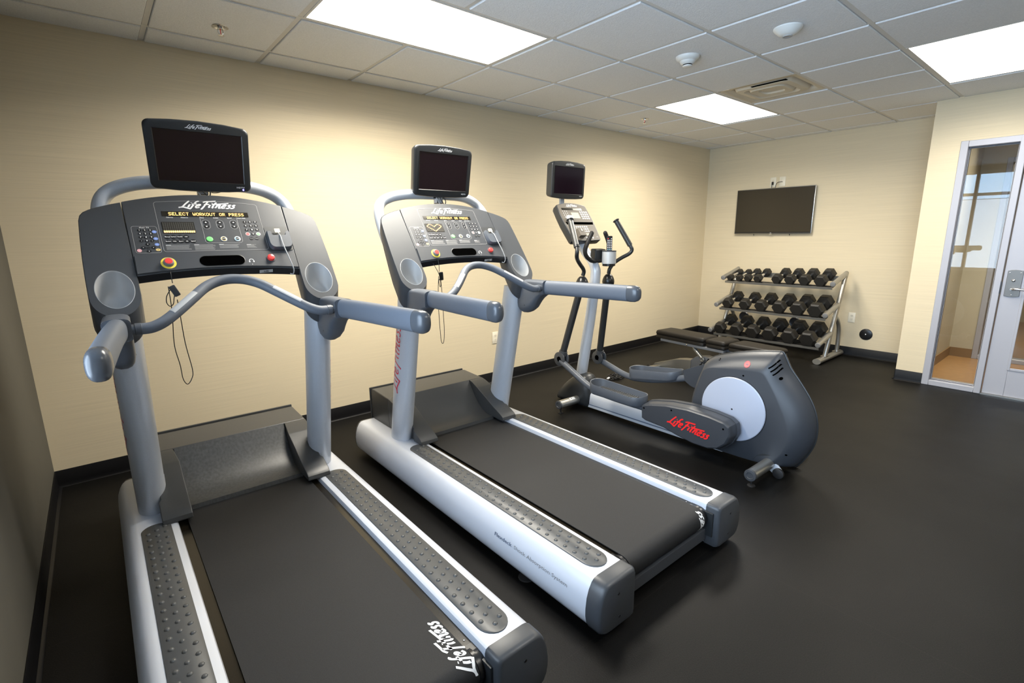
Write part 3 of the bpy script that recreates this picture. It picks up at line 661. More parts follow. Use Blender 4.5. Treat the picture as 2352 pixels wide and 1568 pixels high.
    for dx, dy in ((0, -.0165), (0, .0165), (-.0165, 0), (.0165, 0)): mb.decal(disc_geo(.0080, 10, -.247+dx, .272+dy, .0066), C2, 'black'); mb.decal(disc_geo(.0026, 3, -.247+dx, .272+dy), lambda a, b_: con(a, b_, h+.0005), 'white')
    mb.decal(disc_geo(.0066, 10, -.247, .272), C2, 'dark')
    rnd = random.Random(3)
    for x0_, x1_, y0_, n_ in ((-.188, -.101, .2625, 7), (-.089, -.008, .2620, 8), (.003, .085, .2625, 6), (.110, .150, .2660, 5)):
        for k in range(n_):
            y = y0_+.0036*k; xe = x1_-rnd.random()*.014; mb.decal(line_geo([(x0_, y), (xe, y)], .0011), C2, 'line' if k not in (0, n_//2) else 'line')
        mb.decal(line_geo([(x0_, y0_), (x0_+.018, y0_)], .0020), lambda a, b_: con(a, b_, h+.0003), 'white')
    gx_ = L('printed_keys', mb, pn, flat=True)
    # LED message strip
    mb = MB(); mb.add([con(x, y, .0012) for x, y in ((-.178, .093), (.150, .093), (.150, .118), (-.178, .118))], [(0, 1, 2, 3)], 'ledwin')
    msg = 'SELECT WORKOUT OR PRESS'; chw = .288/len(msg); px_ = chw/6.2; py_ = .0154/7
    for i, ch in enumerate(msg):
        for r_, row in enumerate(FONT57.get(ch, '').split()):
            for c_, bit in enumerate(row):
                if bit == '1':
                    x = -.154+i*chw+c_*px_; y = .0985+r_*py_; mb.add([con(x, y, .0017), con(x+px_*.86, y, .0017), con(x+px_*.86, y+py_*.84, .0017), con(x, y+py_*.84, .0017)], [(0, 1, 2, 3)], 'led')
    L('message_display', mb, pn, flat=True)
    mb = MB(); mb.add([con(x, y, .0012) for x, y in ((-.186, .147), (-.071, .147), (-.071, .203), (-.186, .203))], [(0, 1, 2, 3)], 'ledwin')
    heart = ['000110000011000', '001001000100100', '010000101000010', '010000010000010', '001000000000100', '000100000001000', '000010000010000', '000001000100000', '000000101000000', '000000010000000'] if variant == 2 else None
    for r_ in range(10):
        for c_ in range(15):
            on = (heart[r_][c_] == '1') if heart else r_ >= 8
            x = -.1835+c_*.00745; y = .1500+r_*.0052; mb.add([con(x, y, .0017), con(x+.0056, y, .0017), con(x+.0056, y+.0038, .0017), con(x, y+.0038, .0017)], [(0, 1, 2, 3)], 'led' if on else 'ledoff')
    L('profile_display', mb, pn, flat=True)
    for x, c_, s in ((-.027, 'green', 'QUICK START'), (.0268, 'amber', 'Pause'), (.080, 'cyan', 'Cool Down')):
        mb = MB(); n_ = Vector(con(0, 0, 1))-Vector(con(0, 0, 0)); mb.lathe(con(x, .2345, .0005), n_, [(.0128, 0), (.0125, .0012), (.0112, .0018)], 'white' if c_ != 'green' else 'green', 20)
        mb.lathe(con(x, .2345, .0022), n_, [(.0108, 0), (.0100, .0006)], c_, 20)
        if c_ != 'green': mb.lathe(con(x, .2345, .0028), n_, [(.0078, 0), (.0070, .0004)], 'black', 16)
        g = text_geo(s, .0042, 'CENTER', True); ww = max(p[0] for p in g[0])-min(p[0] for p in g[0]); mb.decal(xf(g, min(1, .0145/ww), 1), lambda a, b_: con(x+a, .2345-b_, .0036), 'white' if c_ != 'green' else 'line')
        L('round_button', mb, pn, ang=30)
    nv = (Vector(con(0, 0, 1))-Vector(con(0, 0, 0)))
    mb = MB(); mb.lathe(con(-.193, .351, .0065), nv, [(.0270, 0), (.0262, .0015), (.0180, .0018)], 'yellow', 28); mb.lathe(con(-.193, .351, .0082), nv, [(.0190, 0), (.0180, .008), (.0165, .013), (.0140, .0140)], 'dimtxt', 24)
    mb.lathe(con(-.193, .351, .022), nv, [(.0138, 0), (.0125, .0016), (.002, .002)], 'redbtn', 24); L('emergency_stop_button', mb, pn, ang=35)
    mb = MB(); mb.lathe(con(.191, .345, .0065), nv, [(.0205, 0), (.0200, .002), (.0165, .0025)], 'char', 24); mb.lathe(con(.191, .345, .0085), nv, [(.0152, 0), (.0150, .009), (.0130, .012), (.0122, .0125)], 'redbtn', 22)
    mb.decal(text_geo('STOP', .0050, 'CENTER', True), lambda a, b_: con(.191+a, .345-b_, .0216), 'redlogo'); L('stop_button', mb, pn, ang=35)
    mb = MB(); mb.decal(line_geo([(.110+.0085*math.cos(math.radians(a)), .354-.0085*math.sin(math.radians(a))) for a in range(-20, 201, 20)], .0020), lambda a, b_: con(a, b_, .0078), 'white')
    for x in (.1015, .1185): mb.decal(disc_geo(.0030, 8, x, .3585, .0042), lambda a, b_: con(a, b_, .0079), 'white')
    mb.decal(disc_geo(.0022, 3, .110, .3725), lambda a, b_: con(a, b_, .0079), 'white')
    y_ = con(.165, .3885)[1]; z_ = con(.165, .3885)[2]
    mb.add([(.135, y_+.002, z_-.010), (.190, y_+.002, z_-.008), (.190, y_+.006, z_-.021), (.135, y_+.006, z_-.023)], [(0, 1, 2, 3)], 'line')
    g = text_geo('audio', .0068, 'CENTER', True); mb.decal(g, lambda a, b_: (.163+a, y_+.0028-b_*.3, z_-.0155+b_), 'black')
    L('printed_marks', mb, pn, flat=True)
    # music player dock with its cable
    mb = MB(); base = rrect(.199, .301, .170, .302, .010, 4)
    mb.loft([[con(a, b_, .0004) for a, b_ in base], [con(.25+(a-.25)*.99, .236+(b_-.236)*.99, .0022) for a, b_ in base]], 'cover', False, True)
    U_ = arcpts(.222, .270, .022, .030, 90, 180, 6)+[(.200, .212), (.203, .208), (.212, .208), (.217, .212), (.219, .228), (.224, .232)]+[(.276, .232), (.281, .228), (.284, .212), (.289, .208), (.297, .208), (.300, .212)]+arcpts(.278, .270, .022, .030, 0, 90, 6)
    mb.loft([[con(a, b_, .002) for a, b_ in U_], [con(a, b_, .020) for a, b_ in U_], [con(.25+(a-.25)*.94, .255+(b_-.255)*.93, .026) for a, b_ in U_]], 'grey', False, True)
    dk = L('player_dock', mb, pn, ang=40)
    mb = MB(); mb.obox(con(.249, .205, .016), (.0115, 0, 0), Vector(con(0, 1, 0))*0+(Vector(con(0, .0105, 0))-Vector(con(0, 0, 0))), nv*.0045, 'plate')
    pa = [con(.251, .216, .018), con(.252, .232, .026), con(.252, .250, .032), con(.253, .30, .034), con(.262, .36, .030), (.272, con(0, .40)[1]-.018, con(0, .40)[2]), (.270, con(0, .40)[1]-.008, con(0, .40)[2]-.024), (.262, con(0, .40)[1]+.004, con(0, .40)[2]-.022)]
    mb.tube(smooth_path(pa, 5), .0026, 'line', 8); L('dock_cable', mb, pn, bevel=0, ang=50)
    # --- handrails
    for sg in (1, -1):
        S = (lambda m: m) if sg == 1 else flip
        # bracket: side profile swept in width
        pr_ = [(-1.360, 1.105), (-1.385, 1.128), (-1.420, 1.141), (-1.480, 1.1435), (-1.600, 1.1435), (-1.6005, 1.061), (-1.580, 1.052), (-1.548, 1.030), (-1.522, 1.000), (-1.500, .968), (-1.472, .948), (-1.440, .936), (-1.405, .934), (-1.378, .945), (-1.362, .970), (-1.358, 1.000)]
        mb = MB(); cy = lambda y: .388+.008*(-1.36-y)/.24
        rings = []
        for dx, k in ((-.041, .30), (-.039, .55), (-.034, .78), (-.024, .93), (-.010, 1.0), (.010, 1.0), (.024, .93), (.034, .78), (.039, .55), (.041, .30)):
            gy_ = -1.475; gz_ = 1.08
            rings.append([(cy(y)+dx, (gy_+(y-gy_)*(1-(1-k)*.18)) if y > -1.6 else y, gz_+(z-gz_)*(1-(1-k)*(.62 if z < gz_ else .38))) for y, z in pr_])
        mb.loft(rings, 'grey'); mb.lathe((cy(-1.45)-.0405, -1.52, 1.075), (-1, 0, 0), [(.004, 0), (.003, .0008)], 'black', 8); mb.lathe((cy(-1.45)-.0405, -1.44, .985), (-1, 0, 0), [(.004, 0), (.003, .0008)], 'black', 8)
        br = L('handrail_bracket', S(mb), ang=50)
        def hr(t):       # centre of the handrail at t (0..1)
            return Vector((.3955+.0545*t**.85, -1.597-.583*t, 1.102+.006*t))
        def se(c_, a, b_, tx=0): return [(c_.x+a*math.copysign(abs(math.cos(q))**.78, math.cos(q)), c_.y+tx*a*math.cos(q), c_.z+b_*math.copysign(abs(math.sin(q))**.78, math.sin(q))) for q in [2*PI*i/28 for i in range(28)]]
        mb = MB(); mb.loft([se(hr(0), .0270, .0395), se(hr(.0), .0290, .0415), se(hr(.25), .0285, .0420), se(hr(.5), .0280, .0420), se(hr(.75), .0275, .0420), se(hr(.955), .0270, .0420)], 'greyfoam'); h_ = L('handrail', S(mb), ang=50)
        mb = MB(); mb.loft([se(hr(.957), .0272, .0422), se(hr(.985), .0280, .0430), se(hr(1.02), .0275, .0422), se(hr(1.045), .0240, .037), se(hr(1.060), .0180, .028), se(hr(1.067), .009, .014)], 'capgrey'); L('end_cap', S(mb), h_, ang=60)
    # --- pulse bar
    half = [(-.328, -1.582, 1.100), (-.295, -1.582, 1.102), (-.255, -1.572, 1.118), (-.205, -1.545, 1.150), (-.150, -1.505, 1.188), (-.100, -1.465, 1.221), (-.050, -1.441, 1.240)]
    full = half+[(0, -1.434, 1.246)]+[(-a, b_, c_) for a, b_, c_ in half[::-1]]
    P_ = smooth_path(full, 5)
    mb = MB(); mb.tube(P_, .0200, 'greyfoam', 18, up=(0, -1, .3)); pb = L('pulse_bar', mb, ang=60)
    for sg in (-1, 1):
        mb = MB(); mb.lathe((sg*.325, -1.582, 1.1), (sg, 0, 0), [(.0185, 0), (.0215, .002), (.0215, .020), (.0185, .022), (.0185, .034)], 'grey', 20); L('collar', mb, pb, ang=40)
        seg_ = [p for p in P_ if .135 <= sg*p.x <= .235]
        mb = MB(); mb.tube(seg_, .0208, 'chrome' if False else 'cupin', 7, up=(0, -.6, 1), arc=(-.75, .55)); L('pulse_sensor', mb, pb, ang=60)
    # --- silver arch behind the console, monitor on it
    ap = [(.378, -1.13, 1.34), (.380, -1.06, 1.45), (.372, -1.010, 1.545), (.340, -.985, 1.600), (.28, -.990, 1.632), (.20, -1.010, 1.648), (.10, -1.028, 1.652), (0, -1.034, 1.653)]
    ap = ap+[(-a, b_, c_) for a, b_, c_ in ap[-2::-1]]
    mb = MB(); mb.tube(smooth_path(ap, 6), .0285, 'silver', 20, up=(0, 1, 0)); L('support_arch', mb, ang=60)
    dz = 0.0 if variant == 1 else .022
    monitor(root, L, 0, -1.150, 1.884+dz, -1.103, 1.620+dz, .196, .192, (.163, .125, .885), .062, led=(variant == 1))
    mb = MB(); mb.box(-.035, .035, -1.06, -1.03, 1.63, 1.75, 'dark'); mb.box(-.02, .02, -1.075, -1.03, 1.60, 1.66, 'silver'); L('monitor_bracket', mb, bevel=.004)
    mb = MB()
    for c0, c1, c2, k in (((.012, -1.09, 1.640), (.022, -1.10, 1.612), (.018, -1.09, 1.585), 'black'), ((-.012, -1.09, 1.640), (-.006, -1.10, 1.615), (.016, -1.095, 1.590), 'black'), ((-.03, -1.08, 1.640), (-.022, -1.09, 1.61), (-.008, -1.09, 1.585), 'line')):
        mb.tube(smooth_path([c0, c1, c2], 5), .0028, k, 8)
    if variant == 1: mb.tube(smooth_path([(.012, -1.085, 1.635), (.03, -1.085, 1.612), (.065, -1.075, 1.615), (.085, -1.06, 1.632)], 5), .0020, 'black', 8)
    L('monitor_cable', mb, ang=60)
    # --- safety lanyard
    lx = -.193
    if variant == 1:
        cord = [(-.193, -1.326, 1.292), (-.194, -1.345, 1.262), (-.193, -1.345, 1.236)]
        loop = [(-.203, -1.345, 1.212), (-.219, -1.345, 1.185), (-.222, -1.345, 1.160), (-.213, -1.345, 1.145), (-.201, -1.345, 1.153), (-.196, -1.345, 1.175), (-.193, -1.345, 1.186)]
        big = [(-.209, -1.345, 1.224), (-.209, -1.35, 1.15), (-.213, -1.35, 1.078), (-.219, -1.35, .983), (-.210, -1.35, .901), (-.207, -1.35, .842), (-.194, -1.35, .817), (-.176, -1.35, .840), (-.170, -1.35, .876), (-.181, -1.35, .988), (-.184, -1.35, 1.103), (-.186, -1.35, 1.170)]
        clip = ((-.190, -1.348, 1.205), .42)
    else:
        cord = [(-.193, -1.326, 1.292), (-.194, -1.345, 1.262), (-.193, -1.345, 1.215)]
        loop = [(-.222, -1.330, 1.262), (-.210, -1.340, 1.235), (-.195, -1.345, 1.20), (-.186, -1.345, 1.15), (-.190, -1.345, 1.130), (-.197, -1.345, 1.150), (-.195, -1.345, 1.175)]
        big = [(-.198, -1.345, 1.19), (-.208, -1.35, 1.10), (-.2095, -1.35, 1.0), (-.205, -1.35, .88), (-.200, -1.35, .82), (-.190, -1.35, .808), (-.182, -1.35, .83), (-.178, -1.35, .90), (-.181, -1.35, 1.0), (-.184, -1.35, 1.10), (-.188, -1.35, 1.17)]
        clip = ((-.184, -1.350, 1.190), .05)
    mb = MB(); [mb.tube(smooth_path(c_, 6), .0017, 'black', 7) for c_ in (cord, loop, big)]
    ln = L('safety_lanyard', mb, ang=60)
    mb = MB(); (cx, cy_, cz), an = clip; ax = Vector((math.sin(an), 0, -math.cos(an))); bx = Vector((math.cos(an), 0, math.sin(an)))
    mb.obox((cx, cy_, cz), bx*.0115, Vector((0, .006, 0)), ax*.023, 'char' if variant == 1 else 'black'); L('lanyard_clip', mb, ln, bevel=.004)
    # --- feet
    for sx in (-1, 1):
        mb = MB(); mb.lathe((sx*.447, -2.36, .0005), (0, 0, 1), [(.036, 0), (.034, .006), (.012, .012), (.008, .013), (.008, .034)], 'rubber', 20); L('levelling_foot', mb, ang=40)
        mb = MB(); mb.lathe((sx*.425-.012, -.97, .026), (1, 0, 0), [(.018, 0), (.0250, .003), (.0250, .021), (.018, .024)], 'rubber', 20); L('front_wheel', mb, ang=40)
    return root
treadmill(0.770, 1, 'nearest grey treadmill by the left wall, small display showing a row of orange bars')
treadmill(2.009, 2, 'middle grey treadmill, small display showing an orange heart')

# ------------------------------------------------------------------ ceiling fittings
LBL = {(1, 2): 'bright ceiling light panel above the two treadmills', (6, 2): 'bright ceiling light panel beside the air vent, towards the dumbbell rack', (6, 5): 'bright ceiling light panel near the glass door',
       (2, 7): 'ceiling light panel behind the viewer'}
for (i, j) in LIGHTS:
    if (i, j) not in ((1, 2), (6, 2), (6, 5)): pass
    x0_, x1_, y1_, y0_ = gx(i)+.013, gx(i+2)-.013, gy(j)-.013, gy(j+1)+.013
    t = empty('ceiling_light', ((x0_+x1_)/2, (y0_+y1_)/2, H-.004), LBL[(i, j)], 'ceiling light', 'ceiling light panels')
    cx, cy = (x0_+x1_)/2, (y0_+y1_)/2; a, b_ = (x1_-x0_)/2, (y1_-y0_)/2
    mb = MB()
    for (p, q, r_, s_) in ((-a, a, b_-.012, b_), (-a, a, -b_, -b_+.012), (-a, -a+.012, -b_+.012, b_-.012), (a-.012, a, -b_+.012, b_-.012)): mb.box(p, q, r_, s_, 0.0, .03, 'tbar')
    link('frame', mb, t, flat=True)
    mb = MB(); mb.box(-a+.012, a-.012, -b_+.012, b_-.012, .001, .006, 'lens'); link('lens', mb, t, flat=True)
# supply air vent with stepped square cones
x0_, x1_, y1_, y0_ = gx(6)+.014, gx(7)-.014, gy(3)-.014, gy(4)+.014
t = empty('air_vent', ((x0_+x1_)/2, (y0_+y1_)/2, H), 'beige square ceiling air vent beside the light panel, one edge painted dark as a gap', 'air vent')
hw = (x1_-x0_)/2
sqr = lambda h, z, r=.03: [(a, b_, z) for a, b_ in rrect(-h, h, -h, h, r*h/.29, 4)]
mb = MB(); mb.loft([sqr(hw, -.001), sqr(hw-.03, -.002), sqr(hw-.055, .020), sqr(hw-.06, .060)], 'bronze', False, False); link('outer_frame', mb, t, ang=50)
mb = MB(); mb.loft([sqr(.222, .030, .07), sqr(.205, -.006, .07), sqr(.165, -.010, .09), sqr(.150, .012, .10)], 'bronze', False, False); link('cone', mb, t, ang=40)
mb = MB(); mb.loft([sqr(.150, .028, .10), sqr(.128, -.012, .12), sqr(.085, -.006, .16), sqr(.078, .006, .16)], 'bronze', False, True); link('cone', mb, t, ang=40)
mb = MB(); mb.tube([(-.07, .10, .01), (-.07, .22, .035)], .006, 'chrome', 8); mb.tube([(-.07, .10, .01), (-.13, .10, .008)], .006, 'chrome', 8); link('damper_rod', mb, t)
mb = MB(); mb.box(-.236, -.196, -.20, .06, -.004, -.002, 'void'); link('gap_shade', mb, t, flat=True)  # black plate painted in for the darkness of the vent's open edge
mb = MB(); mb.box(-hw, hw, -hw, hw, .10, .11, 'black'); link('duct_opening', mb, t, flat=True)
# sprinklers
for (x, y, lb) in ((1.041, -.499, 'small chrome fire sprinkler in the ceiling above the nearest treadmill'), (4.700, -.568, 'small chrome fire sprinkler in the ceiling, left of the far light panel')):
    t = empty('fire_sprinkler', (x, y, H-.008), lb, 'sprinkler', 'ceiling fire sprinklers')
    mb = MB(); mb.lathe((0, 0, 0), (0, 0, -1), [(.041, 0), (.040, .003), (.030, .004), (.026, .0015), (.014, .001), (.013, .012)], 'chrome', 28); link('escutcheon', mb, t)
    mb = MB(); mb.tube([(-.012, 0, -.010), (-.013, 0, -.028), (-.003, 0, -.040)], .0022, 'chrome', 8); mb.tube([(.012, 0, -.010), (.013, 0, -.028), (.003, 0, -.040)], .0022, 'chrome', 8); link('yoke', mb, t)
    mb = MB(); mb.lathe((0, 0, -.040), (0, 0, -1), [(.003, 0), (.015, .001), (.015, .002), (.003, .004)], 'chrome', 18); link('deflector', mb, t)
    mb = MB(); mb.tube([(0, 0, -.012), (0, 0, -.038)], .0022, 'redbtn', 8); link('glass_bulb', mb, t)
t = empty('smoke_detector', (3.443, -1.796, H-.008), 'white stepped smoke detector with a dark vent ring, nearer the air vent', 'smoke detector')
mb = MB(); mb.lathe((0, 0, 0), (0, 0, -1), [(.074, 0), (.073, .008), (.066, .018), (.055, .024), (.052, .026)], 'detector', 32); link('base', mb, t, ang=35)
mb = MB(); mb.lathe((0, 0, -.026), (0, 0, -1), [(.050, 0), (.044, .012), (.032, .020), (.031, .0205)], 'detector', 32); mb.lathe((0, 0, -.0465), (0, 0, -1), [(.029, 0), (.029, .006)], 'black', 28); mb.lathe((0, 0, -.0525), (0, 0, -1), [(.030, 0), (.028, .006), (.020, .009)], 'detector', 28); link('sensor_head', mb, t, ang=35)
t = empty('heat_detector', (3.467, -2.391, H-.008), 'smooth white round ceiling detector, the one nearer the viewer', 'smoke detector')
mb = MB(); mb.lathe((0, 0, 0), (0, 0, -1), [(.074, 0), (.074, .006), (.066, .016), (.045, .034), (.026, .042)], 'detector', 36); link('base', mb, t, ang=30)
mb = MB(); mb.lathe((0, 0, -.042), (0, 0, -1), [(.025, 0), (.024, .004), (.016, .004), (.012, .002)], 'line', 24); link('sensor_head', mb, t, ang=30)

# ------------------------------------------------------------------ wall fittings
def outlet(name, loc, rz, lb, cat='outlet', slots=True, group=None):
    t = empty(name, loc, lb, cat, group, rz=rz)      # local -y points into the room
    mb = MB(); mb.loft([[(a, 0.0, b_) for a, b_ in rrect(-.035, .035, -.057, .057, .004, 2)], [(a, -.004, b_) for a, b_ in rrect(-.035, .035, -.057, .057, .004, 2)], [(a, -.006, b_) for a, b_ in rrect(-.032, .032, -.054, .054, .004, 2)]], 'plate'); link('cover_plate', mb, t)
    if slots:
        for zz in (.020, -.020):
            mb = MB(); mb.loft([[(a, -.006, zz+b_) for a, b_ in rrect(-.0165, .0165, -.014, .014, .010, 4)], [(a, -.0075, zz+b_) for a, b_ in rrect(-.016, .016, -.0135, .0135, .010, 4)]], 'plate', False, True)
            for dx in (-.006, .006): mb.box(dx-.001, dx+.001, -.0079, -.0074, zz-.001, zz+.007, 'black')
            mb.lathe((0, -.0075, zz-.007), (0, -1, 0), [(.0022, 0), (.0022, .0004)], 'black', 8); link('socket', mb, t)
    return t
outlet('wall_outlet', (3.237, -.0005, .439), 0, 'ivory duplex outlet low on the long wall behind the treadmills')
outlet('wall_outlet', (XF-.0005, -1.893, .443), -PI/2, 'ivory duplex outlet low on the far wall, right of the dumbbell rack')
outlet('wall_plate', (XF-.0005, -.868, 2.015), -PI/2, 'ivory power plate above the wall television, left of the pair', 'outlet', True, 'plates above the television')
outlet('wall_plate', (XF-.0005, -.979, 2.015), -PI/2, 'ivory cable plate above the wall television, right of the pair', 'outlet', False, 'plates above the television')
t = empty('door_stop', (XF-.0005, -2.052, .267), 'round black disc with a chrome centre, low on the far wall', 'wall disc')
mb = MB(); mb.lathe((0, 0, 0), (-1, 0, 0), [(.064, 0), (.063, .006), (.055, .010), (.010, .011)], 'black', 36); link('disc', mb, t, ang=35)
mb = MB(); mb.lathe((-.011, 0, 0), (-1, 0, 0), [(.009, 0), (.008, .006), (.003, .009)], 'chrome', 16); link('centre_screw', mb, t)
# television
t = empty('wall_television', (XF, -.915, 1.667), 'large flat black television mounted on the far wall above the dumbbell rack', 'television')
mb = MB(); O_ = lambda h, v, x, r=.008: [(x, a, b_) for a, b_ in rrect(-h, h, -v, v, r, 3)]
mb.loft([O_(.44, .25, -.020), O_(.462, .272, -.024), O_(.466, .277, -.036), O_(.466, .277, -.046), O_(.464, .275, -.048)], 'steel'); bz = link('bezel', mb, t, ang=40)
mb = MB(); mb.loft([O_(.4590, .2700, -.0482, .004), O_(.4580, .2690, -.0484, .004)], 'black', False, True); mb.add([(-.0490, a, b_) for a, b_ in ((-.450, -.252), (.450, -.252), (.450, .262), (-.450, .262))], [(0, 1, 2, 3)], 'tvscreen'); link('screen', mb, bz, flat=True)
mb = MB(); mb.decal(text_geo('LG', .009, 'CENTER', True), lambda a, b_: (-.0494, -a, -.2645+b_), 'white'); mb.box(-.049, -.040, -.016, .016, -.286, -.277, 'steel'); link('logo', mb, bz, flat=True)
mb = MB(); mb.box(-.02, -.0005, -.2, .2, -.15, .15, 'black'); link('wall_mount', mb, t, flat=True)
for yy in (.221, -.214):
    mb = MB(); mb.tube([(-.02, yy, -.265), (-.022, yy, -.285), (-.024, yy-.004, -.297)], .004, 'black', 8); link('mount_hook', mb, t)
c_ = empty('power_cable', (XF-.02, -.862, 1.97), 'short black plug and cord running up behind the television to the power plate', 'cable')
mb = MB(); mb.tube([(-.006, -.012, .045), (-.022, -.012, .043), (-.026, -.012, .020), (-.02, -.012, -.04), (-.006, -.014, -.10)], .0035, 'black', 8); mb.obox((-.006, -.012, .030), (.010, 0, 0), (0, .009, 0), (0, 0, .018), 'black'); link('cord', mb, c_)
c_ = empty('signal_cable', (XF-.02, -.95, 1.97), 'thin dark cable arching from the right plate down behind the television', 'cable')
mb = MB(); mb.tube(smooth_path([(.012, -.032, .042), (-.004, -.020, .043), (-.010, .012, .036), (-.008, .032, .015), (-.004, .040, -.02), (-.002, .040, -.08)], 5), .003, 'black', 8); link('cord', mb, c_)

# ------------------------------------------------------------------ elliptical trainer
from mathutils.bvhtree import BVHTree
EX = 3.36
ell = empty('elliptical_trainer', (EX, -1.85, 0), 'grey elliptical trainer with a large pale disc on its rear housing', 'elliptical trainer')
EL = lambda n, m, p=ell, **k: link(n, m, p, off=(0, 1.85, 0), **k)
def bvh_of(mb): return BVHTree.FromPolygons([Vector(v) for v in mb.v], [tuple(f) for f in mb.f])
def hit(bv, y, z, lift=.0012, fb=-.12):
    h = bv.ray_cast(Vector((-1, y, z)), Vector((1, 0, 0)))
    return (h[0].x-lift if h[0] else fb, y, z)
def resample(poly, n):
    P = [Vector(p) for p in poly]; P.append(P[0]); d = [0]
    for a, b_ in zip(P, P[1:]): d.append(d[-1]+(b_-a).length)
    out = []; k = 0
    for i in range(n):
        s = d[-1]*i/n
        while d[k+1] < s: k += 1
        out.append(P[k]+(P[k+1]-P[k])*((s-d[k])/(d[k+1]-d[k])))
    return out
for (yy, x0_, x1_, mt) in ((-1.055, -.31, .31, 'racksteel'), (-2.610, -.345, .345, 'line')):
    mb = MB(); mb.tube([(x0_+.012, yy, .072), (x1_-.012, yy, .072)], .0335, 'racksteel' if mt == 'racksteel' else 'steel', 24)
    st_ = EL('stabilizer', mb)
    for s_, xx in ((-1, x0_), (1, x1_)):
        mb = MB(); mb.lathe((xx-s_*.0125, yy, .072), (s_, 0, 0), [(.0345, 0), (.0350, .006), (.0330, .012), (.020, .0135), (.018, .010)], 'char', 24); EL('end_cap', mb, st_)
        mb = MB(); mb.lathe((xx-s_*.03, yy, .0005), (0, 0, 1), [(.022, 0), (.021, .005), (.009, .010), (.006, .011), (.006, .041)], 'rubber', 18); EL('levelling_foot', mb, st_)
    if yy > -2:
        mb = MB(); g = rrect(-.034, .034, -.4, .4, .05, 3)
        mb.loft([[(-.165+a, yy+.0342*math.sin(q)*-1, .072+.0342*math.cos(q)) for a in (-.028, .028)][::1] for q in [.15+.75*i/6 for i in range(7)]], 'white', False, False, closed=False)
        mb.loft([[(-.165+a, yy+.0346*math.sin(q)*-1, .072+.0346*math.cos(q)) for a in (-.016, -.004)][::1] for q in [.35+.25*i/3 for i in range(4)]], 'dimtxt', False, False, closed=False); EL('sticker', mb, st_)
# base rail
sec = [(-.050, .040), (-.054, .052), (-.055, .075), (-.054, .105), (-.048, .130), (-.036, .146), (-.018, .152), (.018, .152), (.036, .146), (.048, .130), (.054, .105), (.055, .075), (.054, .052), (.050, .040), (.050, .022), (-.050, .022)]
mb = MB(); mb.loft([[(a, y, b_) for a, b_ in sec] for y in (-1.13, -1.5, -1.9, -2.30)], 'silver'); rl = EL('base_rail', mb, ang=40)
mb = MB(); mb.box(-.0562, -.0535, -2.3, -1.132, .043, .050, 'bluetxt'); mb.box(-.058, -.050, -2.3, -1.132, .024, .042, 'silver'); EL('rail_groove', mb, rl, flat=True)
# front shroud
pf = [(-.775, .012), (-.768, .035), (-.800, .085), (-.845, .140), (-.896, .190), (-.97, .250), (-1.03, .282), (-1.075, .290), (-1.115, .282), (-1.140, .255), (-1.165, .180), (-1.175, .100), (-1.165, .012), (-1.0, .010), (-.88, .010)]
q = resample(pf, 48); cc = Vector((-1.02, .10)); mb = MB(); rings = []
for w_, k in ((-.092, .45), (-.085, .68), (-.070, .86), (-.045, .96), (0, 1), (.045, .96), (.070, .86), (.085, .68), (.092, .45)): rings.append([(w_, cc.x+(p.x-cc.x)*k, max(.006, cc.y+(p.y-cc.y)*k)) for p in q])
mb.loft(rings, 'dark'); EL('post_shroud', mb, ang=60)
# post
pp = smooth_path([(0, -1.015, .25), (0, -1.067, .556), (0, -1.108, .80), (0, -1.143, 1.08), (0, -1.138, 1.15), (0, -1.098, 1.215), (0, -1.035, 1.275), (0, -.965, 1.375), (0, -.925, 1.45)], 5)
mb = MB(); mb.tube(pp, lambda t: .0455-.009*min(1, t*1.6), 'silver', 24, up=(0, 1, 0)); EL('post', mb, ang=60)
# rear housing
Cp = [(-2.140, .600), (-2.182, .630), (-2.306, .675), (-2.449, .709), (-2.560, .726), (-2.585, .724), (-2.600, .705), (-2.635, .640), (-2.696, .565), (-2.760, .475), (-2.797, .389), (-2.810, .296), (-2.800, .213), (-2.763, .124), (-2.714, .060), (-2.60, .035), (-2.4, .035), (-2.2, .045), (-2.09, .10), (-2.055, .30), (-2.085, .45)]
Fp = [(-2.160, .545), (-2.200, .575), (-2.30, .592), (-2.42, .606), (-2.50, .612), (-2.535, .605), (-2.560, .575), (-2.595, .520), (-2.635, .450), (-2.672, .375), (-2.695, .310), (-2.700, .250), (-2.690, .190), (-2.66, .130), (-2.62, .085), (-2.55, .062), (-2.4, .055), (-2.25, .060), (-2.14, .10), (-2.105, .28), (-2.125, .42)]
def blend(k):
    out = []
    for (a, b_) in zip(Cp, Fp): out.append((a[0]*(1-k)+b_[0]*k, a[1]*(1-k)+b_[1]*k))
    q = [(p.x, p.y) for p in smooth_path([(x, y, 0) for x, y in out+[out[0]]], 4)][:-1]; return q
mb = MB(); rings = []
for w_, k in ((-.118, 1.05), (-.116, .96), (-.108, .80), (-.093, .55), (-.070, .30), (-.040, .10), (-.006, 0.0), (.006, 0.0), (.040, .10), (.070, .30), (.093, .55), (.108, .80), (.116, .96), (.118, 1.05)): rings.append([(w_, y, z) for y, z in blend(k)])
mb.loft(rings, 'cover2'); hb = bvh_of(mb); hs = EL('rear_housing', mb, ang=50)
mb = MB(); rp_ = [(0, y, z) for y, z in blend(-.012)]; mb.tube(rp_[0:62], .0045, 'dark', 8); EL('centre_seam', mb, hs)
HP = lambda y, z, l=.0012: hit(hb, y, z, l)
def c1(a, b_, x=3.25):      # measured spots on the near face, as (y, z)
    return (a, b_)
mb = MB()
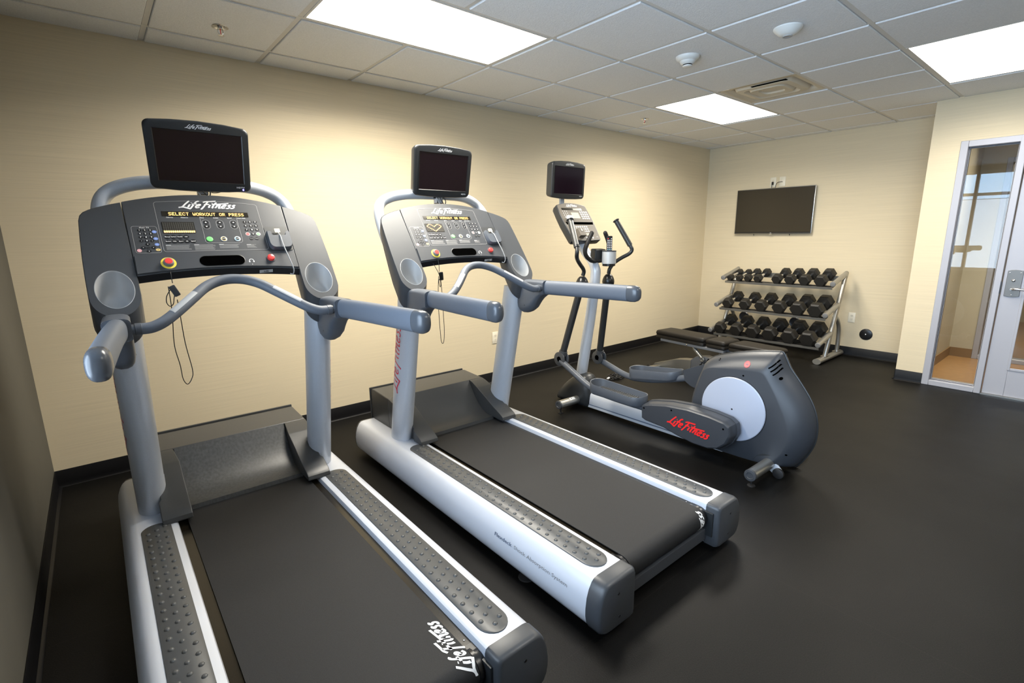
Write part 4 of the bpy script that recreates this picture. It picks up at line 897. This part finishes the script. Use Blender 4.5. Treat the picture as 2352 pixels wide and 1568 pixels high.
for (p, q_) in (((-2.553, .640), (-2.592, .690)), ((-2.566, .622), (-2.602, .668)), ((-2.580, .604), (-2.612, .648))):
    n = 6; L1 = [(p[0]+(q_[0]-p[0])*i/n, p[1]+(q_[1]-p[1])*i/n-.006*math.sin(PI*i/n)) for i in range(n+1)]
    g = line_geo(L1, .008); mb = MB(); mb.decal(g, lambda y, z: HP(y, z, .001), 'void'); EL('vent_slot', mb, hs, flat=True)
for (y, z, r_) in ((-2.243, .632, .0065), (-2.619, .590, .009), (-2.420, .572, .0055), (-2.70, .155, .006), (-2.10, .12, .005)): mb = MB(); mb.decal(disc_geo(r_, 12, y, z), lambda a, b_: HP(a, b_, .001), 'void'); EL('screw_hole', mb, hs, flat=True)
mb = MB(); mb.decal(disc_geo(.0185, 24, -2.429, .641), lambda a, b_: HP(a, b_, .0016), 'badge'); mb.decal(ring_geo(.0165, .0030), lambda a, b_: HP(-2.429+a, .641+b_, .0024), 'redlogo')
for dx in (-.006, .006): mb.decal(([(-dx*1.4, 0), (-dx*.3, .006), (-dx*.3, -.006)], [(0, 1, 2)]), lambda a, b_: HP(-2.429+a, .641+b_, .0028), 'bluetxt')
EL('round_badge', mb, hs, flat=True)
pt = [(-2.52, .070), (-2.545, .105), (-2.575, .125), (-2.62, .128), (-2.67, .110), (-2.69, .085), (-2.67, .060), (-2.60, .055), (-2.54, .055)]
mb = MB(); mb.add([HP(y, z, .0010) for y, z in pt], [tuple(range(len(pt)))], 'dark'); EL('wheel_arch_shade', mb, hs, flat=True)  # flat dark patch paints the shade of the wheel recess
for s_ in (-1, 1):
    mb = MB(); mb.lathe((s_*.1165, -2.372, .350), (s_, 0, 0), [(.200, 0), (.200, .006), (.1965, .009), (.1950, .0095), (.010, .0100)], 'discpaint', 72)
    mb.lathe((s_*.1267, -2.372, .350), (s_, 0, 0), [(.0055, 0), (.005, .0004)], 'black', 12); mb.lathe((s_*.1160, -2.372, .350), (s_, 0, 0), [(.204, 0), (.203, .003)], 'black', 72)
    EL('crank_disc', mb, ang=40)
# crank covers
def pod(w0, w1, poly, logo, flipx=False):
    q = resample(poly, 112); cx = sum(p.x for p in q)/112; cy_ = sum(p.y for p in q)/112; mb = MB(); rings = []
    sg = 1 if w1 > w0 else -1      # w0 is the outer face
    for t, ins in ((0, .016), (.04, .010), (.14, .004), (.32, .001), (.62, -.001), (.66, -.002), (.661, -.006), (1.0, -.006)):
        rg = []
        for i, p in enumerate(q):
            tg = (q[(i+1) % 112]-q[i-1]).normalized(); nm = Vector((tg.y, -tg.x))
            if (p-Vector((cx, cy_))).dot(nm) < 0: nm = -nm
            pn_ = p-nm*ins; rg.append((w0+(w1-w0)*t, pn_.x, pn_.y))
        rings.append(rg)
    mb.loft(rings, 'cover2'); bv = bvh_of(mb); o = EL('crank_cover', mb, ang=32)
    if logo:
        m2 = MB(); ang = math.radians(-7)
        def lp(a, b_): u = a*1.0; v = b_*1.05; return hit(bv, -2.165-(u*math.cos(ang)-v*math.sin(ang)*1), .205+(u*math.sin(ang)+v*math.cos(ang)), .0014, w0)
        gv, gf = xf(SCRIPT, .285, .26); vv_ = [lp(*p) for p in gv]
        m2.add([(x-.0006*SLIFT[k_]*sg, y, z) for k_, (x, y, z) in enumerate(vv_)], gf, 'red'); EL('logo', m2, o, flat=True)
        for (y, z) in ((-1.832, .245), (-2.042, .285), (-2.395, .262), (-2.375, .135)): m2 = MB(); m2.decal(disc_geo(.0062, 10, y, z), lambda a, b_: hit(bv, a, b_, .001, w0), 'void'); EL('screw_hole', m2, o, flat=True)
    return o
pod(-.262, -.150, [(-1.800, .258), (-1.806, .165), (-1.840, .150), (-1.98, .142), (-2.08, .118), (-2.20, .098), (-2.30, .098), (-2.37, .118), (-2.42, .165), (-2.445, .225), (-2.435, .285), (-2.40, .308), (-2.30, .322), (-2.15, .328), (-2.0, .315), (-1.88, .290), (-1.82, .272)], True)
pod(.250, .150, [(-1.868, .438), (-2.05, .526), (-2.20, .560), (-2.36, .560), (-2.46, .52), (-2.49, .45), (-2.46, .36), (-2.38, .31), (-2.20, .305), (-2.02, .325), (-1.93, .345), (-1.885, .370)], False)
# pedal arms, pedals
for sg, path in ((-1, [(-.232, -1.005, .415), (-.235, -1.10, .372), (-.236, -1.25, .300), (-.234, -1.330, .268), (-.228, -1.42, .245), (-.222, -1.60, .234), (-.215, -1.83, .230)]), (1, [(.235, -1.010, .348), (.236, -1.12, .315), (.236, -1.25, .278), (.234, -1.33, .266), (.228, -1.42, .268), (.222, -1.62, .302), (.205, -1.90, .385)])):
    mb = MB(); mb.tube(smooth_path(path, 5), .0245, 'grey', 18, up=(0, 0, 1)); EL('pedal_arm', mb, ang=60)
def pedal(wc, y0_, y1_, zf, zr, sg):
    """y0_ front, y1_ rear; zf / zr height of the footplate"""
    hw = .083; n = 60; mb = MB(); L_ = y0_-y1_
    base = rrect(-hw, hw, 0, L_, .075, 8)
    zz = lambda v: zf+(zr-zf)*(1-v/L_) if False else zr+(zf-zr)*(v/L_)
    rimh = lambda u, v: .026+.034*(v/L_)**2.5+.016*(1-v/L_)**2
    ring_ = lambda k, dz, use: [(wc+u*k, y1_+L_/2+(v-L_/2)*(1-(1-k)*.5), zz(v)+dz+(rimh(u, v) if use else 0)) for u, v in base]
    mb.loft([ring_(.95, -.018, False), ring_(1.0, -.010, False), ring_(1.03, .006, True), ring_(1.01, .010, True), ring_(.97, .008, True), ring_(.93, .012, False), ring_(.91, .006, False)], 'grey', True, True); o = EL('foot_pedal', mb, ang=50)
    mb = MB()
    for i in range(22):
        v = .045+(L_-.09)*i/21; hw2 = hw*.80*min(1, .55+min(v, L_-v)/.09)
        mb.obox((wc, y1_+v, zz(v)+.0075), (hw2, 0, 0), (0, .0028, 0), (0, 0, .0022), 'rubber2')
    EL('grip_mat', mb, o, flat=True)
pedal(-.225, -1.345, -1.810, .268, .262, -1); pedal(.228, -1.360, -1.800, .292, .362, 1)
# swinging arms: clevis, lower arm, boot, handlebar with sensor grip
for sg, dpv in ((-1, (-.222, -1.000, .432)), (1, (.226, -1.012, .372))):
    top = Vector((sg*.155, -1.147, 1.05)); piv = Vector(dpv); d = (top-piv).normalized()
    mb = MB(); mb.tube([piv+d*.045, piv+d*.25, top-d*.015], .0275, 'dark', 18, up=(1, 0, 0)); lo_ = EL('lower_arm', mb, ang=60)
    mb = MB(); rr_ = [(-.5, 0)];
    for dx in (-.030, .018): mb.lathe((piv.x+dx, piv.y, piv.z), (1, 0, 0), [(.048, 0), (.057, .003), (.057, .011), (.048, .014)], 'char', 28)
    mb.lathe((piv.x-.03, piv.y, piv.z), (1, 0, 0), [(.022, 0), (.022, .06)], 'black', 16); mb.tube([piv+d*.030, piv+d*.066], .034, 'char', 20, up=(1, 0, 0)); mb.lathe((piv.x-.0305, piv.y-.018, piv.z-.022), (-1, 0, 0), [(.005, 0), (.005, .0008)], 'black', 10)
    EL('clevis', mb, lo_, ang=40)
    mb = MB(); mb.lathe(top-Vector((0, 0, .045)), (0, 0, 1), [(.034, 0), (.046, .012), (.049, .030), (.046, .050), (.036, .072), (.024, .086), (.017, .090)], 'black', 24); EL('rubber_boot', mb, lo_, ang=60)
    hp = [(sg*.153, -1.150, 1.10), (sg*.150, -1.158, 1.130), (sg*.165, -1.162, 1.155), (sg*.198, -1.166, 1.184), (sg*.258, -1.192, 1.222), (sg*.305, -1.226, 1.252), (sg*.320, -1.242, 1.280), (sg*.314, -1.236, 1.308), (sg*.300, -1.200, 1.365), (sg*.270, -1.122, 1.505)]
    mb = MB(); P_ = smooth_path(hp[:-1], 5); mb.tube(P_, .0150, 'dark', 14); hb_ = EL('handlebar', mb, ang=60)
    gp = [(sg*.3115, -1.230, 1.318), (sg*.290, -1.176, 1.412), (sg*.267, -1.118, 1.512)]
    mb = MB(); mb.tube(gp, lambda t: .0205, 'dark', 18, up=(1, 0, 0)); mb.lathe(gp[2], Vector(gp[2])-Vector(gp[1]), [(.0205, -.004), (.0265, .0), (.027, .006), (.020, .010)], 'dark', 18); EL('hand_grip', mb, hb_, ang=45)
    mb = MB(); mb.tube([tuple(Vector(gp[0])*.93+Vector(gp[2])*.07), gp[1], tuple(Vector(gp[2])*.93+Vector(gp[0])*.07)], .0211, 'steel', 8, up=((-.3, -1, -.45) if sg < 0 else (1, -.25, .2)), arc=(-.6, .6)); EL('pulse_sensor', mb, hb_, ang=60)
# fixed inner grips
for sg in (-1, 1):
    mb = MB(); mb.tube(smooth_path([(sg*.01, -1.150, 1.205), (sg*.07, -1.160, 1.212), (sg*.125, -1.160, 1.245), (sg*.142, -1.158, 1.290), (sg*.120, -1.164, 1.350), (sg*.078, -1.166, 1.418)], 5), .0165, 'rubber', 16, dome=True); EL('inner_grip', mb, ang=60)
mb = MB(); mb.obox((.035, -1.135, 1.255), (.060, 0, 0), (0, .030, .004), (0, -.004, .042), 'dark'); EL('accessory_bracket', mb, bevel=.010, seg=3)
CX, CY = .072, -1.215
mb = MB(); mb.lathe((CX, CY, 1.166), (0, 0, 1), [(.046, 0), (.050, .003), (.050, .018), (.0535, .0185)], 'black', 32); mb.lathe((CX, CY, 1.1845), (0, 0, 1), [(.0535, 0), (.0545, .001), (.0545, .096), (.0520, .098), (.0500, .098), (.0500, .012), (.004, .011)], 'cupin', 32); mb.lathe((CX, CY, 1.276), (0, 0, 1), [(.0545, 0), (.0552, .002), (.0552, .008), (.049, .009)], 'char', 32); EL('bottle_cup', mb, ang=40)
# console
cT, cB = Vector((0, -.859, 1.650)), Vector((0, -1.061, 1.364)); cv = cT-cB; cl = cv.length; cu_ = cv.normalized(); cn = Vector((0, -cu_.z, cu_.y))
def ec(u, v, n=0.0): return tuple(cB+cu_*v+cn*n+Vector((u, 0, 0)))      # v along the slope from the bottom edge
ol = [(-.146, 0), (0, -.004), (.146, 0), (.158, .010), (.168, .10), (.1745, .18), (.172, .26), (.167, .325), (.158, .337), (.12, .347), (.06, .356), (0, .359), (-.06, .356), (-.12, .347), (-.158, .337), (-.167, .325), (-.172, .26), (-.1745, .18), (-.168, .10), (-.158, .010)]
mb = MB(); mb.loft([[ec(a*.80, .17+(b_-.17)*.86, -.085) for a, b_ in ol], [ec(a*.97, .17+(b_-.17)*.97, -.060) for a, b_ in ol], [ec(a, b_, -.045) for a, b_ in ol], [ec(a, b_, -.004) for a, b_ in ol], [ec(a*.985, .17+(b_-.17)*.99, 0) for a, b_ in ol]], 'dark'); cs = EL('console', mb, ang=35)
mb = MB(); mb.add([ec(a*.965, .17+(b_-.17)*.965, .0008) for a, b_ in ol], [tuple(range(len(ol)))], 'facegrey')
mb.add([ec(a, b_, .0014) for a, b_ in ((-.150, .148), (.150, .148), (.158, .172), (-.158, .172))], [(0, 1, 2, 3)], 'void')
mb.decal(xf(SCRIPT, .125, .10), lambda a, b_: ec(a, .330+b_, .0016), 'white')
mb.add([ec(a, b_, .0014) for a, b_ in ((-.13, .286), (.10, .286), (.10, .306), (-.13, .306))], [(0, 1, 2, 3)], 'ledwin'); mb.add([ec(a, b_, .0016) for a, b_ in ((.00, .288), (.09, .288), (.09, .303), (.00, .303))], [(0, 1, 2, 3)], 'paleface')
mb.add([ec(a, b_, .0014) for a, b_ in ((-.045, .208), (.040, .208), (.040, .264), (-.045, .264))], [(0, 1, 2, 3)], 'paleface')
for i in range(4):
    for j in range(4): mb.decal(disc_geo(.0088, 10, .068+.024*i, .270-.0205*j, .0080), lambda a, b_: ec(a, b_, .0016), 'white')
for i in range(3):
    for j in range(4): mb.decal(disc_geo(.0040, 8, -.128+.022*i, .275-.019*j), lambda a, b_: ec(a, b_, .0016), 'white')
for i in range(6):
    for j in range(3): mb.decal(disc_geo(.0085, 10, -.062+.024*i, .126-.021*j, .0078), lambda a, b_: ec(a, b_, .0016), 'white')
mb.add([ec(a, b_, .0016) for a, b_ in ((-.005, .044), (.050, .044), (.050, .064), (-.005, .064))], [(0, 1, 2, 3)], 'paleface')
for a in (0, .035, .07): mb.decal(disc_geo(.0085, 10, a, .022), lambda p, q_: ec(p, q_, .0016), 'white')
mb.decal(line_geo([(.125+.0075*math.cos(math.radians(q_)), .026+.0075*math.sin(math.radians(q_))) for q_ in range(-20, 201, 20)], .0018), lambda a, b_: ec(a, b_, .0016), 'white')
EL('console_face', mb, cs, flat=True)
mb = MB(); mb.obox(ec(-.095, .205, .012), (.028, 0, 0), cu_*.016, cn*.012, 'white'); EL('phone_plug', mb, cs, bevel=.005); mb = MB(); mb.obox(ec(-.060, .060, .016), (.034, 0, 0), cu_*.034, cn*.015, 'facegrey'); mb.obox(ec(-.060, .075, .030), (.012, 0, 0), cu_*.016, cn*.003, 'black'); EL('player_dock', mb, cs, bevel=.006)
mb = MB(); mb.box(-.022, .022, -.775, -.755, 1.60, 1.80, 'silver'); EL('monitor_stem', mb, bevel=.005)
monitor(ell, EL, 0, -.852, 1.962, -.836, 1.697, .188, .188, (.161, .115, .885), .075)
# transport wheels at the rear
for sx in (-1, 1):
    mb = MB(); mb.prism([(-2.60, .040), (-2.60, .105), (-2.66, .075), (-2.69, .045), (-2.68, .020), (-2.64, .015)], lambda a, b_: (sx*.098-.006, a, b_), (.012, 0, 0), 'silver'); o = EL('wheel_bracket', mb, bevel=.003)
    mb = MB(); mb.lathe((sx*.098-.028 if sx < 0 else sx*.098+.006, -2.672, .0325), (1, 0, 0), [(.024, 0), (.031, .003), (.031, .017), (.024, .020)], 'rubber', 24); EL('transport_wheel', mb, o, ang=40)
# remote control standing in the cup
rm = empty('remote_control', (EX+CX, CY, 1.197), 'black remote control standing upright in the cup of the elliptical trainer', 'remote control', rz=math.radians(-42))
mb = MB(); mb.obox((.0, 0, .100), (.021, 0, 0), (0, .008, .001), (0, -.006, .098), 'black'); bd = link('body', mb, rm, bevel=.004)
mb = MB()
RP = lambda a, b_: (a, -.0088-.0058*(b_-.1)/.098-.0006, b_)
for j in range(9):
    for i in range(3):
        z = .178-.0135*j; c_ = 'redbtn' if (i, j) == (0, 0) else ('white' if j < 6 else 'cyan')
        if (i, j) == (1, 0): continue
        mb.decal(disc_geo(.0042, 8, -.0125+.0125*i, z, .0038), RP, c_)
link('buttons', mb, bd, flat=True)
# coiled cable on the floor behind the trainer
cc_ = empty('coiled_cable', (4.20, -.71, 0), 'coil of thin black cable on the floor beyond the elliptical trainer', 'cable')
rn = random.Random(5); pts = []
for i in range(120):
    a = i*.47; r_ = .055+.022*math.sin(i*.83)+rn.random()*.018; pts.append((r_*math.cos(a)*1.3, r_*math.sin(a)*.8, .006+.030*abs(math.sin(i*.37))*rn.random()))
mb = MB(); mb.tube(smooth_path(pts, 3), .0030, 'black', 6); link('coil', mb, cc_, ang=80)
mb = MB(); mb.tube(smooth_path([(-.07, .01, .008), (-.16, -.03, .03), (-.28, -.12, .035), (-.42, -.23, .02), (-.60, -.33, .012), (-.72, -.36, .02)], 5), .0032, 'black', 7); link('lead', mb, cc_, ang=80)
mb = MB(); mb.obox((-.130, -.018, .026), (.030, .012, -.002), (-.003, .007, 0), (0, 0, .005), 'white'); link('paper_tag', mb, cc_)

# ------------------------------------------------------------------ weight bench
bn = empty('weight_bench', (4.70, -1.45, 0), 'black padded adjustable weight bench on a grey frame beyond the elliptical trainer', 'weight bench', rz=-.105)
def cushion(y0_, y1_, hw0, hw1, z1_, th, name='pad'):
    mb = MB(); L_ = y1_-y0_
    def O2(ins, z, rr_=.035):
        base = rrect(-1, 1, 0, 1, .16, 5); return [((hw0+(hw1-hw0)*b_)*a*(1-ins/.12) if False else a*(hw0+(hw1-hw0)*b_-ins), y0_+ins+(L_-2*ins)*b_, z) for a, b_ in base]
    mb.loft([O2(.010, z1_-th), O2(.002, z1_-th+.006), O2(.004, z1_-th*.62), O2(.007, z1_-th*.58), O2(.003, z1_-th*.54), O2(0, z1_-th*.35), O2(.004, z1_-.010), O2(.014, z1_-.002), O2(.030, z1_)], 'leather')
    return link(name, mb, bn, ang=55)
cushion(.03, .590, .128, .128, .455, .078, 'back_pad'); cushion(-.190, .010, .128, .128, .456, .074, 'seat_pad'); cushion(-.640, -.220, .105, .128, .456, .072, 'leg_pad')
mb = MB(); mb.box(-.100, -.062, -.17, .54, .346, .374, 'benchrail'); mb.box(.062, .100, -.17, .54, .346, .374, 'benchrail'); mb.box(-.062, .062, .30, .34, .350, .372, 'benchrail'); mb.box(-.062, .062, -.16, -.12, .350, .372, 'benchrail'); fr1 = link('back_frame', mb, bn, bevel=.006)
mb = MB(); mb.lathe((-.100, .22, .360), (-1, 0, 0), [(.009, 0), (.008, .004), (.003, .005)], 'chrome', 12); link('bolt', mb, fr1)
mb = MB(); mb.box(-.026, .026, -.62, -.10, .350, .388, 'steelgrey'); link('seat_frame', mb, bn, bevel=.006)
mb = MB(); mb.tube([(-.045, .175, .325), (-.045, .075, .242)], .017, 'racksteel', 18); mb.tube([(-.045, .195, .342), (-.045, .16, .312)], .010, 'chrome', 14); st = link('adjusting_strut', mb, bn)
mb = MB(); mb.lathe((-.050, .070, .236), (-1, 0, 0), [(.024, 0), (.024, .014), (.020, .018), (.012, .018), (.011, .012)], 'racksteel', 24); link('pivot_bolt', mb, st)
mb = MB(); mb.prism([(.26, .12), (.22, .195), (.15, .250), (.06, .268), (-.04, .255), (-.085, .310), (-.10, .362), (-.135, .362), (-.152, .330), (-.145, .20), (-.16, .080), (.0, .062), (.24, .075)], lambda a, b_: (-.044, a, b_), (.088, 0, 0), 'steelgrey'); gu = link('gusset', mb, bn, bevel=.005)
mb = MB(); mb.decal(xf(SCRIPT, .26, .34), lambda a, b_: (-.0455, -.03-a, .205+b_), 'black'); link('logo', mb, gu, flat=True)
mb = MB(); mb.lathe((-.046, -.122, .338), (-1, 0, 0), [(.022, 0), (.022, .008), (.016, .011), (.010, .011), (.009, .006)], 'chrome', 20); link('pivot_bolt', mb, gu)
mb = MB(); mb.box(-.032, .032, -.56, .62, .030, .085, 'steelgrey'); bs = link('base_tube', mb, bn, bevel=.010, seg=3)
mb = MB(); mb.prism([(.20, .086), (.20, .205), (.315, .190), (.40, .172), (.54, .120), (.64, .085), (.66, .060), (.40, .062)], lambda a, b_: (-.050, a, b_), (.100, 0, 0), 'racksteel'); link('base_cover', mb, bs, bevel=.004)
for yy in (.60, -.56):
    mb = MB(); mb.box(-.27, .27, yy-.03, yy+.03, .012, .072, 'racksteel'); cb = link('cross_foot', mb, bn, bevel=.012, seg=3)
    for sx in (-1, 1):
        mb = MB(); mb.box(sx*.245-.030, sx*.245+.030, yy-.035, yy+.035, .0005, .0125, 'rubber'); link('rubber_foot', mb, cb, bevel=.004)
for sx in (-1, 1):
    mb = MB(); mb.lathe((sx*.10-.012, .665, .035), (1, 0, 0), [(.026, 0), (.034, .003), (.034, .021), (.026, .024)], 'rubber', 24); mb.tube([(sx*.10, .665, .035), (sx*.10, .60, .045)], .008, 'racksteel', 8); link('transport_wheel', mb, bn)

# ------------------------------------------------------------------ dumbbell rack
RY0, RY1 = -.600, -1.830
rk = empty('dumbbell_rack', (6.60, (RY0+RY1)/2, 0), 'three tier silver steel dumbbell rack standing against the far wall', 'dumbbell rack')
RK = lambda n, m, p=rk, **k: link(n, m, p, off=(-6.60, -(RY0+RY1)/2, 0), **k)
TI = [((6.425, .858), (6.785, .945)), ((6.306, .529), (6.655, .614)), ((6.199, .220), (6.530, .300))]
for yy in (RY0, RY1):
    mb = MB(); mb.tube([(6.225, yy, .033), (6.915, yy, .033)], .032, 'racksteel', 22, up=(0, 0, 1), sx=.92, sy=1.25); ft = RK('foot', mb)
    mb = MB(); mb.tube([(6.215, yy, .033), (6.226, yy, .033)], .0335, 'racksteel', 22, up=(0, 0, 1), sx=.92, sy=1.25); RK('foot_cap', mb, ft)
    mb = MB()
    for xx in (6.44, 6.80): mb.box(xx-.055, xx+.055, yy-.030, yy+.030, .0625, .0665, 'chrome')
    RK('weld_plate', mb, ft, bevel=.001)
    mb = MB(); mb.tube([(6.443, yy, .060), (6.785, yy, .925), (6.800, yy, .955)], .0240, 'racksteel', 20, up=(0, 1, 0), dome=True); RK('slanted_post', mb, ang=60)
    mb = MB(); mb.tube(smooth_path([(6.807, yy, .055), (6.808, yy, .20), (6.795, yy, .300), (6.755, yy, .380), (6.690, yy, .445), (6.600, yy, .49)], 5), .0225, 'racksteel', 18, up=(0, 1, 0)); RK('rear_leg', mb, ang=60)
    for (a, b_) in TI:
        mb = MB(); mb.tube([(a[0], yy, a[1]), (b_[0], yy, b_[1])], .0270, 'racksteel', 20, up=(0, 1, 0)); ar = RK('tier_arm', mb, ang=60)
        d = Vector((b_[0]-a[0], 0, b_[1]-a[1])).normalized(); mb = MB(); mb.lathe(Vector((a[0], yy, a[1]))-d*.001, -d, [(.0280, 0), (.0285, .006), (.025, .012), (.012, .014)], 'dimtxt', 20); RK('end_cap', mb, ar)
        mb = MB()
        for k in (.35, .8): p = Vector((a[0], yy-.027, a[1]))+d*((Vector((b_[0]-a[0], 0, b_[1]-a[1]))).length*k); mb.lathe(p, (0, -1, 0), [(.006, 0), (.005, .0015)], 'dimtxt', 10)
        RK('arm_bolts', mb, ar)
RH = {0: [.038, .039, .047, .050, .059, .061, .065, .068], 1: [.066, .069, .074, .078, .083, .087], 2: [.074, .078, .082, .085, .088, .091]}
YS = {0: [-.665, -.778, -.886, -1.006, -1.227, -1.373, -1.528, -1.693], 1: [-.705, -.920, -1.115, -1.322, -1.523, -1.709], 2: [-.680, -.888, -1.088, -1.286, -1.501, -1.697]}
FR = {0: ((6.485, .885), (6.705, .942)), 1: ((6.390, .570), (6.640, .632)), 2: ((6.290, .262), (6.560, .332))}
TN = ('top', 'middle', 'bottom')
ORD = ('leftmost', 'second from the left', 'third from the left', 'fourth from the left', 'fifth from the left', 'sixth from the left', 'second from the right', 'rightmost')
for k, (a, b_) in enumerate(TI):
    d = Vector((b_[0]-a[0], 0, b_[1]-a[1])).normalized(); nr = Vector((-d.z, 0, d.x))
    (fx, fz), (rx, rz_) = FR[k]; rad = sum(RH[k])/len(RH[k])*.866
    tt = Vector((rx-fx, 0, rz_-fz)).normalized(); nn = Vector((-tt.z, 0, tt.x))
    mb = MB()
    fpt = Vector((fx, 0, fz))-nn*(max(RH[k])*.866+.004)
    yc, hy = (RY0+RY1)/2, abs(RY0-RY1)/2-.012
    p = fpt+Vector((0, yc, 0)); mb.obox(p-nn*.003-tt*.012, tt*.034, Vector((0, hy, 0)), nn*.0035, 'black'); mb.obox(p-tt*.048-nn*.006, tt*.0035, Vector((0, hy, 0)), nn*.013, 'racksteel'); RK('front_rail', mb, flat=True)
    mb = MB(); rpt = Vector((rx, 0, rz_))-nn*(max(RH[k])*.866+.004)
    p = rpt+Vector((0, yc, 0)); mb.obox(p-nn*.003, tt*.034, Vector((0, hy, 0)), nn*.0035, 'racksteel'); mb.obox(p+tt*.034+nn*.014, tt*.003, Vector((0, hy, 0)), nn*.019, 'racksteel'); RK('rear_rail', mb, flat=True)
    n = len(YS[k]); mx_ = max(RH[k])
    for i, (y, R_) in enumerate(zip(YS[k], RH[k])):
        nm = ORD[i] if (n == 8 and i < 6) or (n == 6 and i < 4) else (ORD[6] if i == n-2 else ORD[7])
        nm2 = ('small ' if R_ < .06 else ('medium ' if R_ < .085 else 'large '))
        dz_ = -(mx_-R_)*.866
        f_ = Vector((fx, y, fz))+nn*dz_; r_ = Vector((rx, y, rz_))+nn*dz_; c_ = (f_+r_)/2
        t = empty('dumbbell', tuple(c_), f'{nm2}black hex dumbbell, {nm} on the {TN[k]} tier of the rack', 'dumbbell', f'hex dumbbells on the {TN[k]} tier')
        hl = .026+R_*.34
        for pt, sgn in ((f_, -1), (r_, 1)):
            mb = MB(); o_ = pt-c_
            st_ = lambda rr_, h: [tuple(o_+tt*h+Vector((0, 1, 0))*(rr_*math.cos(PI*q/3))+nn*(rr_*math.sin(PI*q/3))) for q in range(6)]
            mb.loft([st_(R_*.80, -hl), st_(R_*.97, -hl*.72), st_(R_, -hl*.55), st_(R_, hl*.55), st_(R_*.97, hl*.72), st_(R_*.80, hl)], 'hex'); link('head', mb, t, flat=True)
        mb = MB(); mb.tube([tuple(f_-c_+tt*hl*.9), tuple((f_-c_)*.4), tuple((r_-c_)*.4), tuple(r_-c_-tt*hl*.9)], lambda s_: .0125+.0030*math.sin(PI*s_), 'chrome', 14); link('handle', mb, t)
for (y, lb) in ((-.782, 'small round black plate standing behind the bottom dumbbells, left of the two'), (-1.395, 'small round black plate standing behind the bottom dumbbells, right of the two')):
    t = empty('round_weight', (6.690, y, .322), lb, 'weight plate', 'round plates behind the bottom tier')
    mb = MB(); mb.lathe((.014, 0, .034), (-1, 0, 0), [(.058, 0), (.062, .004), (.062, .024), (.056, .028), (.052, .026), (.015, .026)], 'black', 32); pl_ = link('plate', mb, t, ang=40)
    mb = MB(); mb.lathe((.016, 0, .034), (-1, 0, 0), [(.0635, .006), (.0640, .010), (.0640, .018), (.0635, .022)], 'chrome', 32); link('rim', mb, pl_, ang=40)
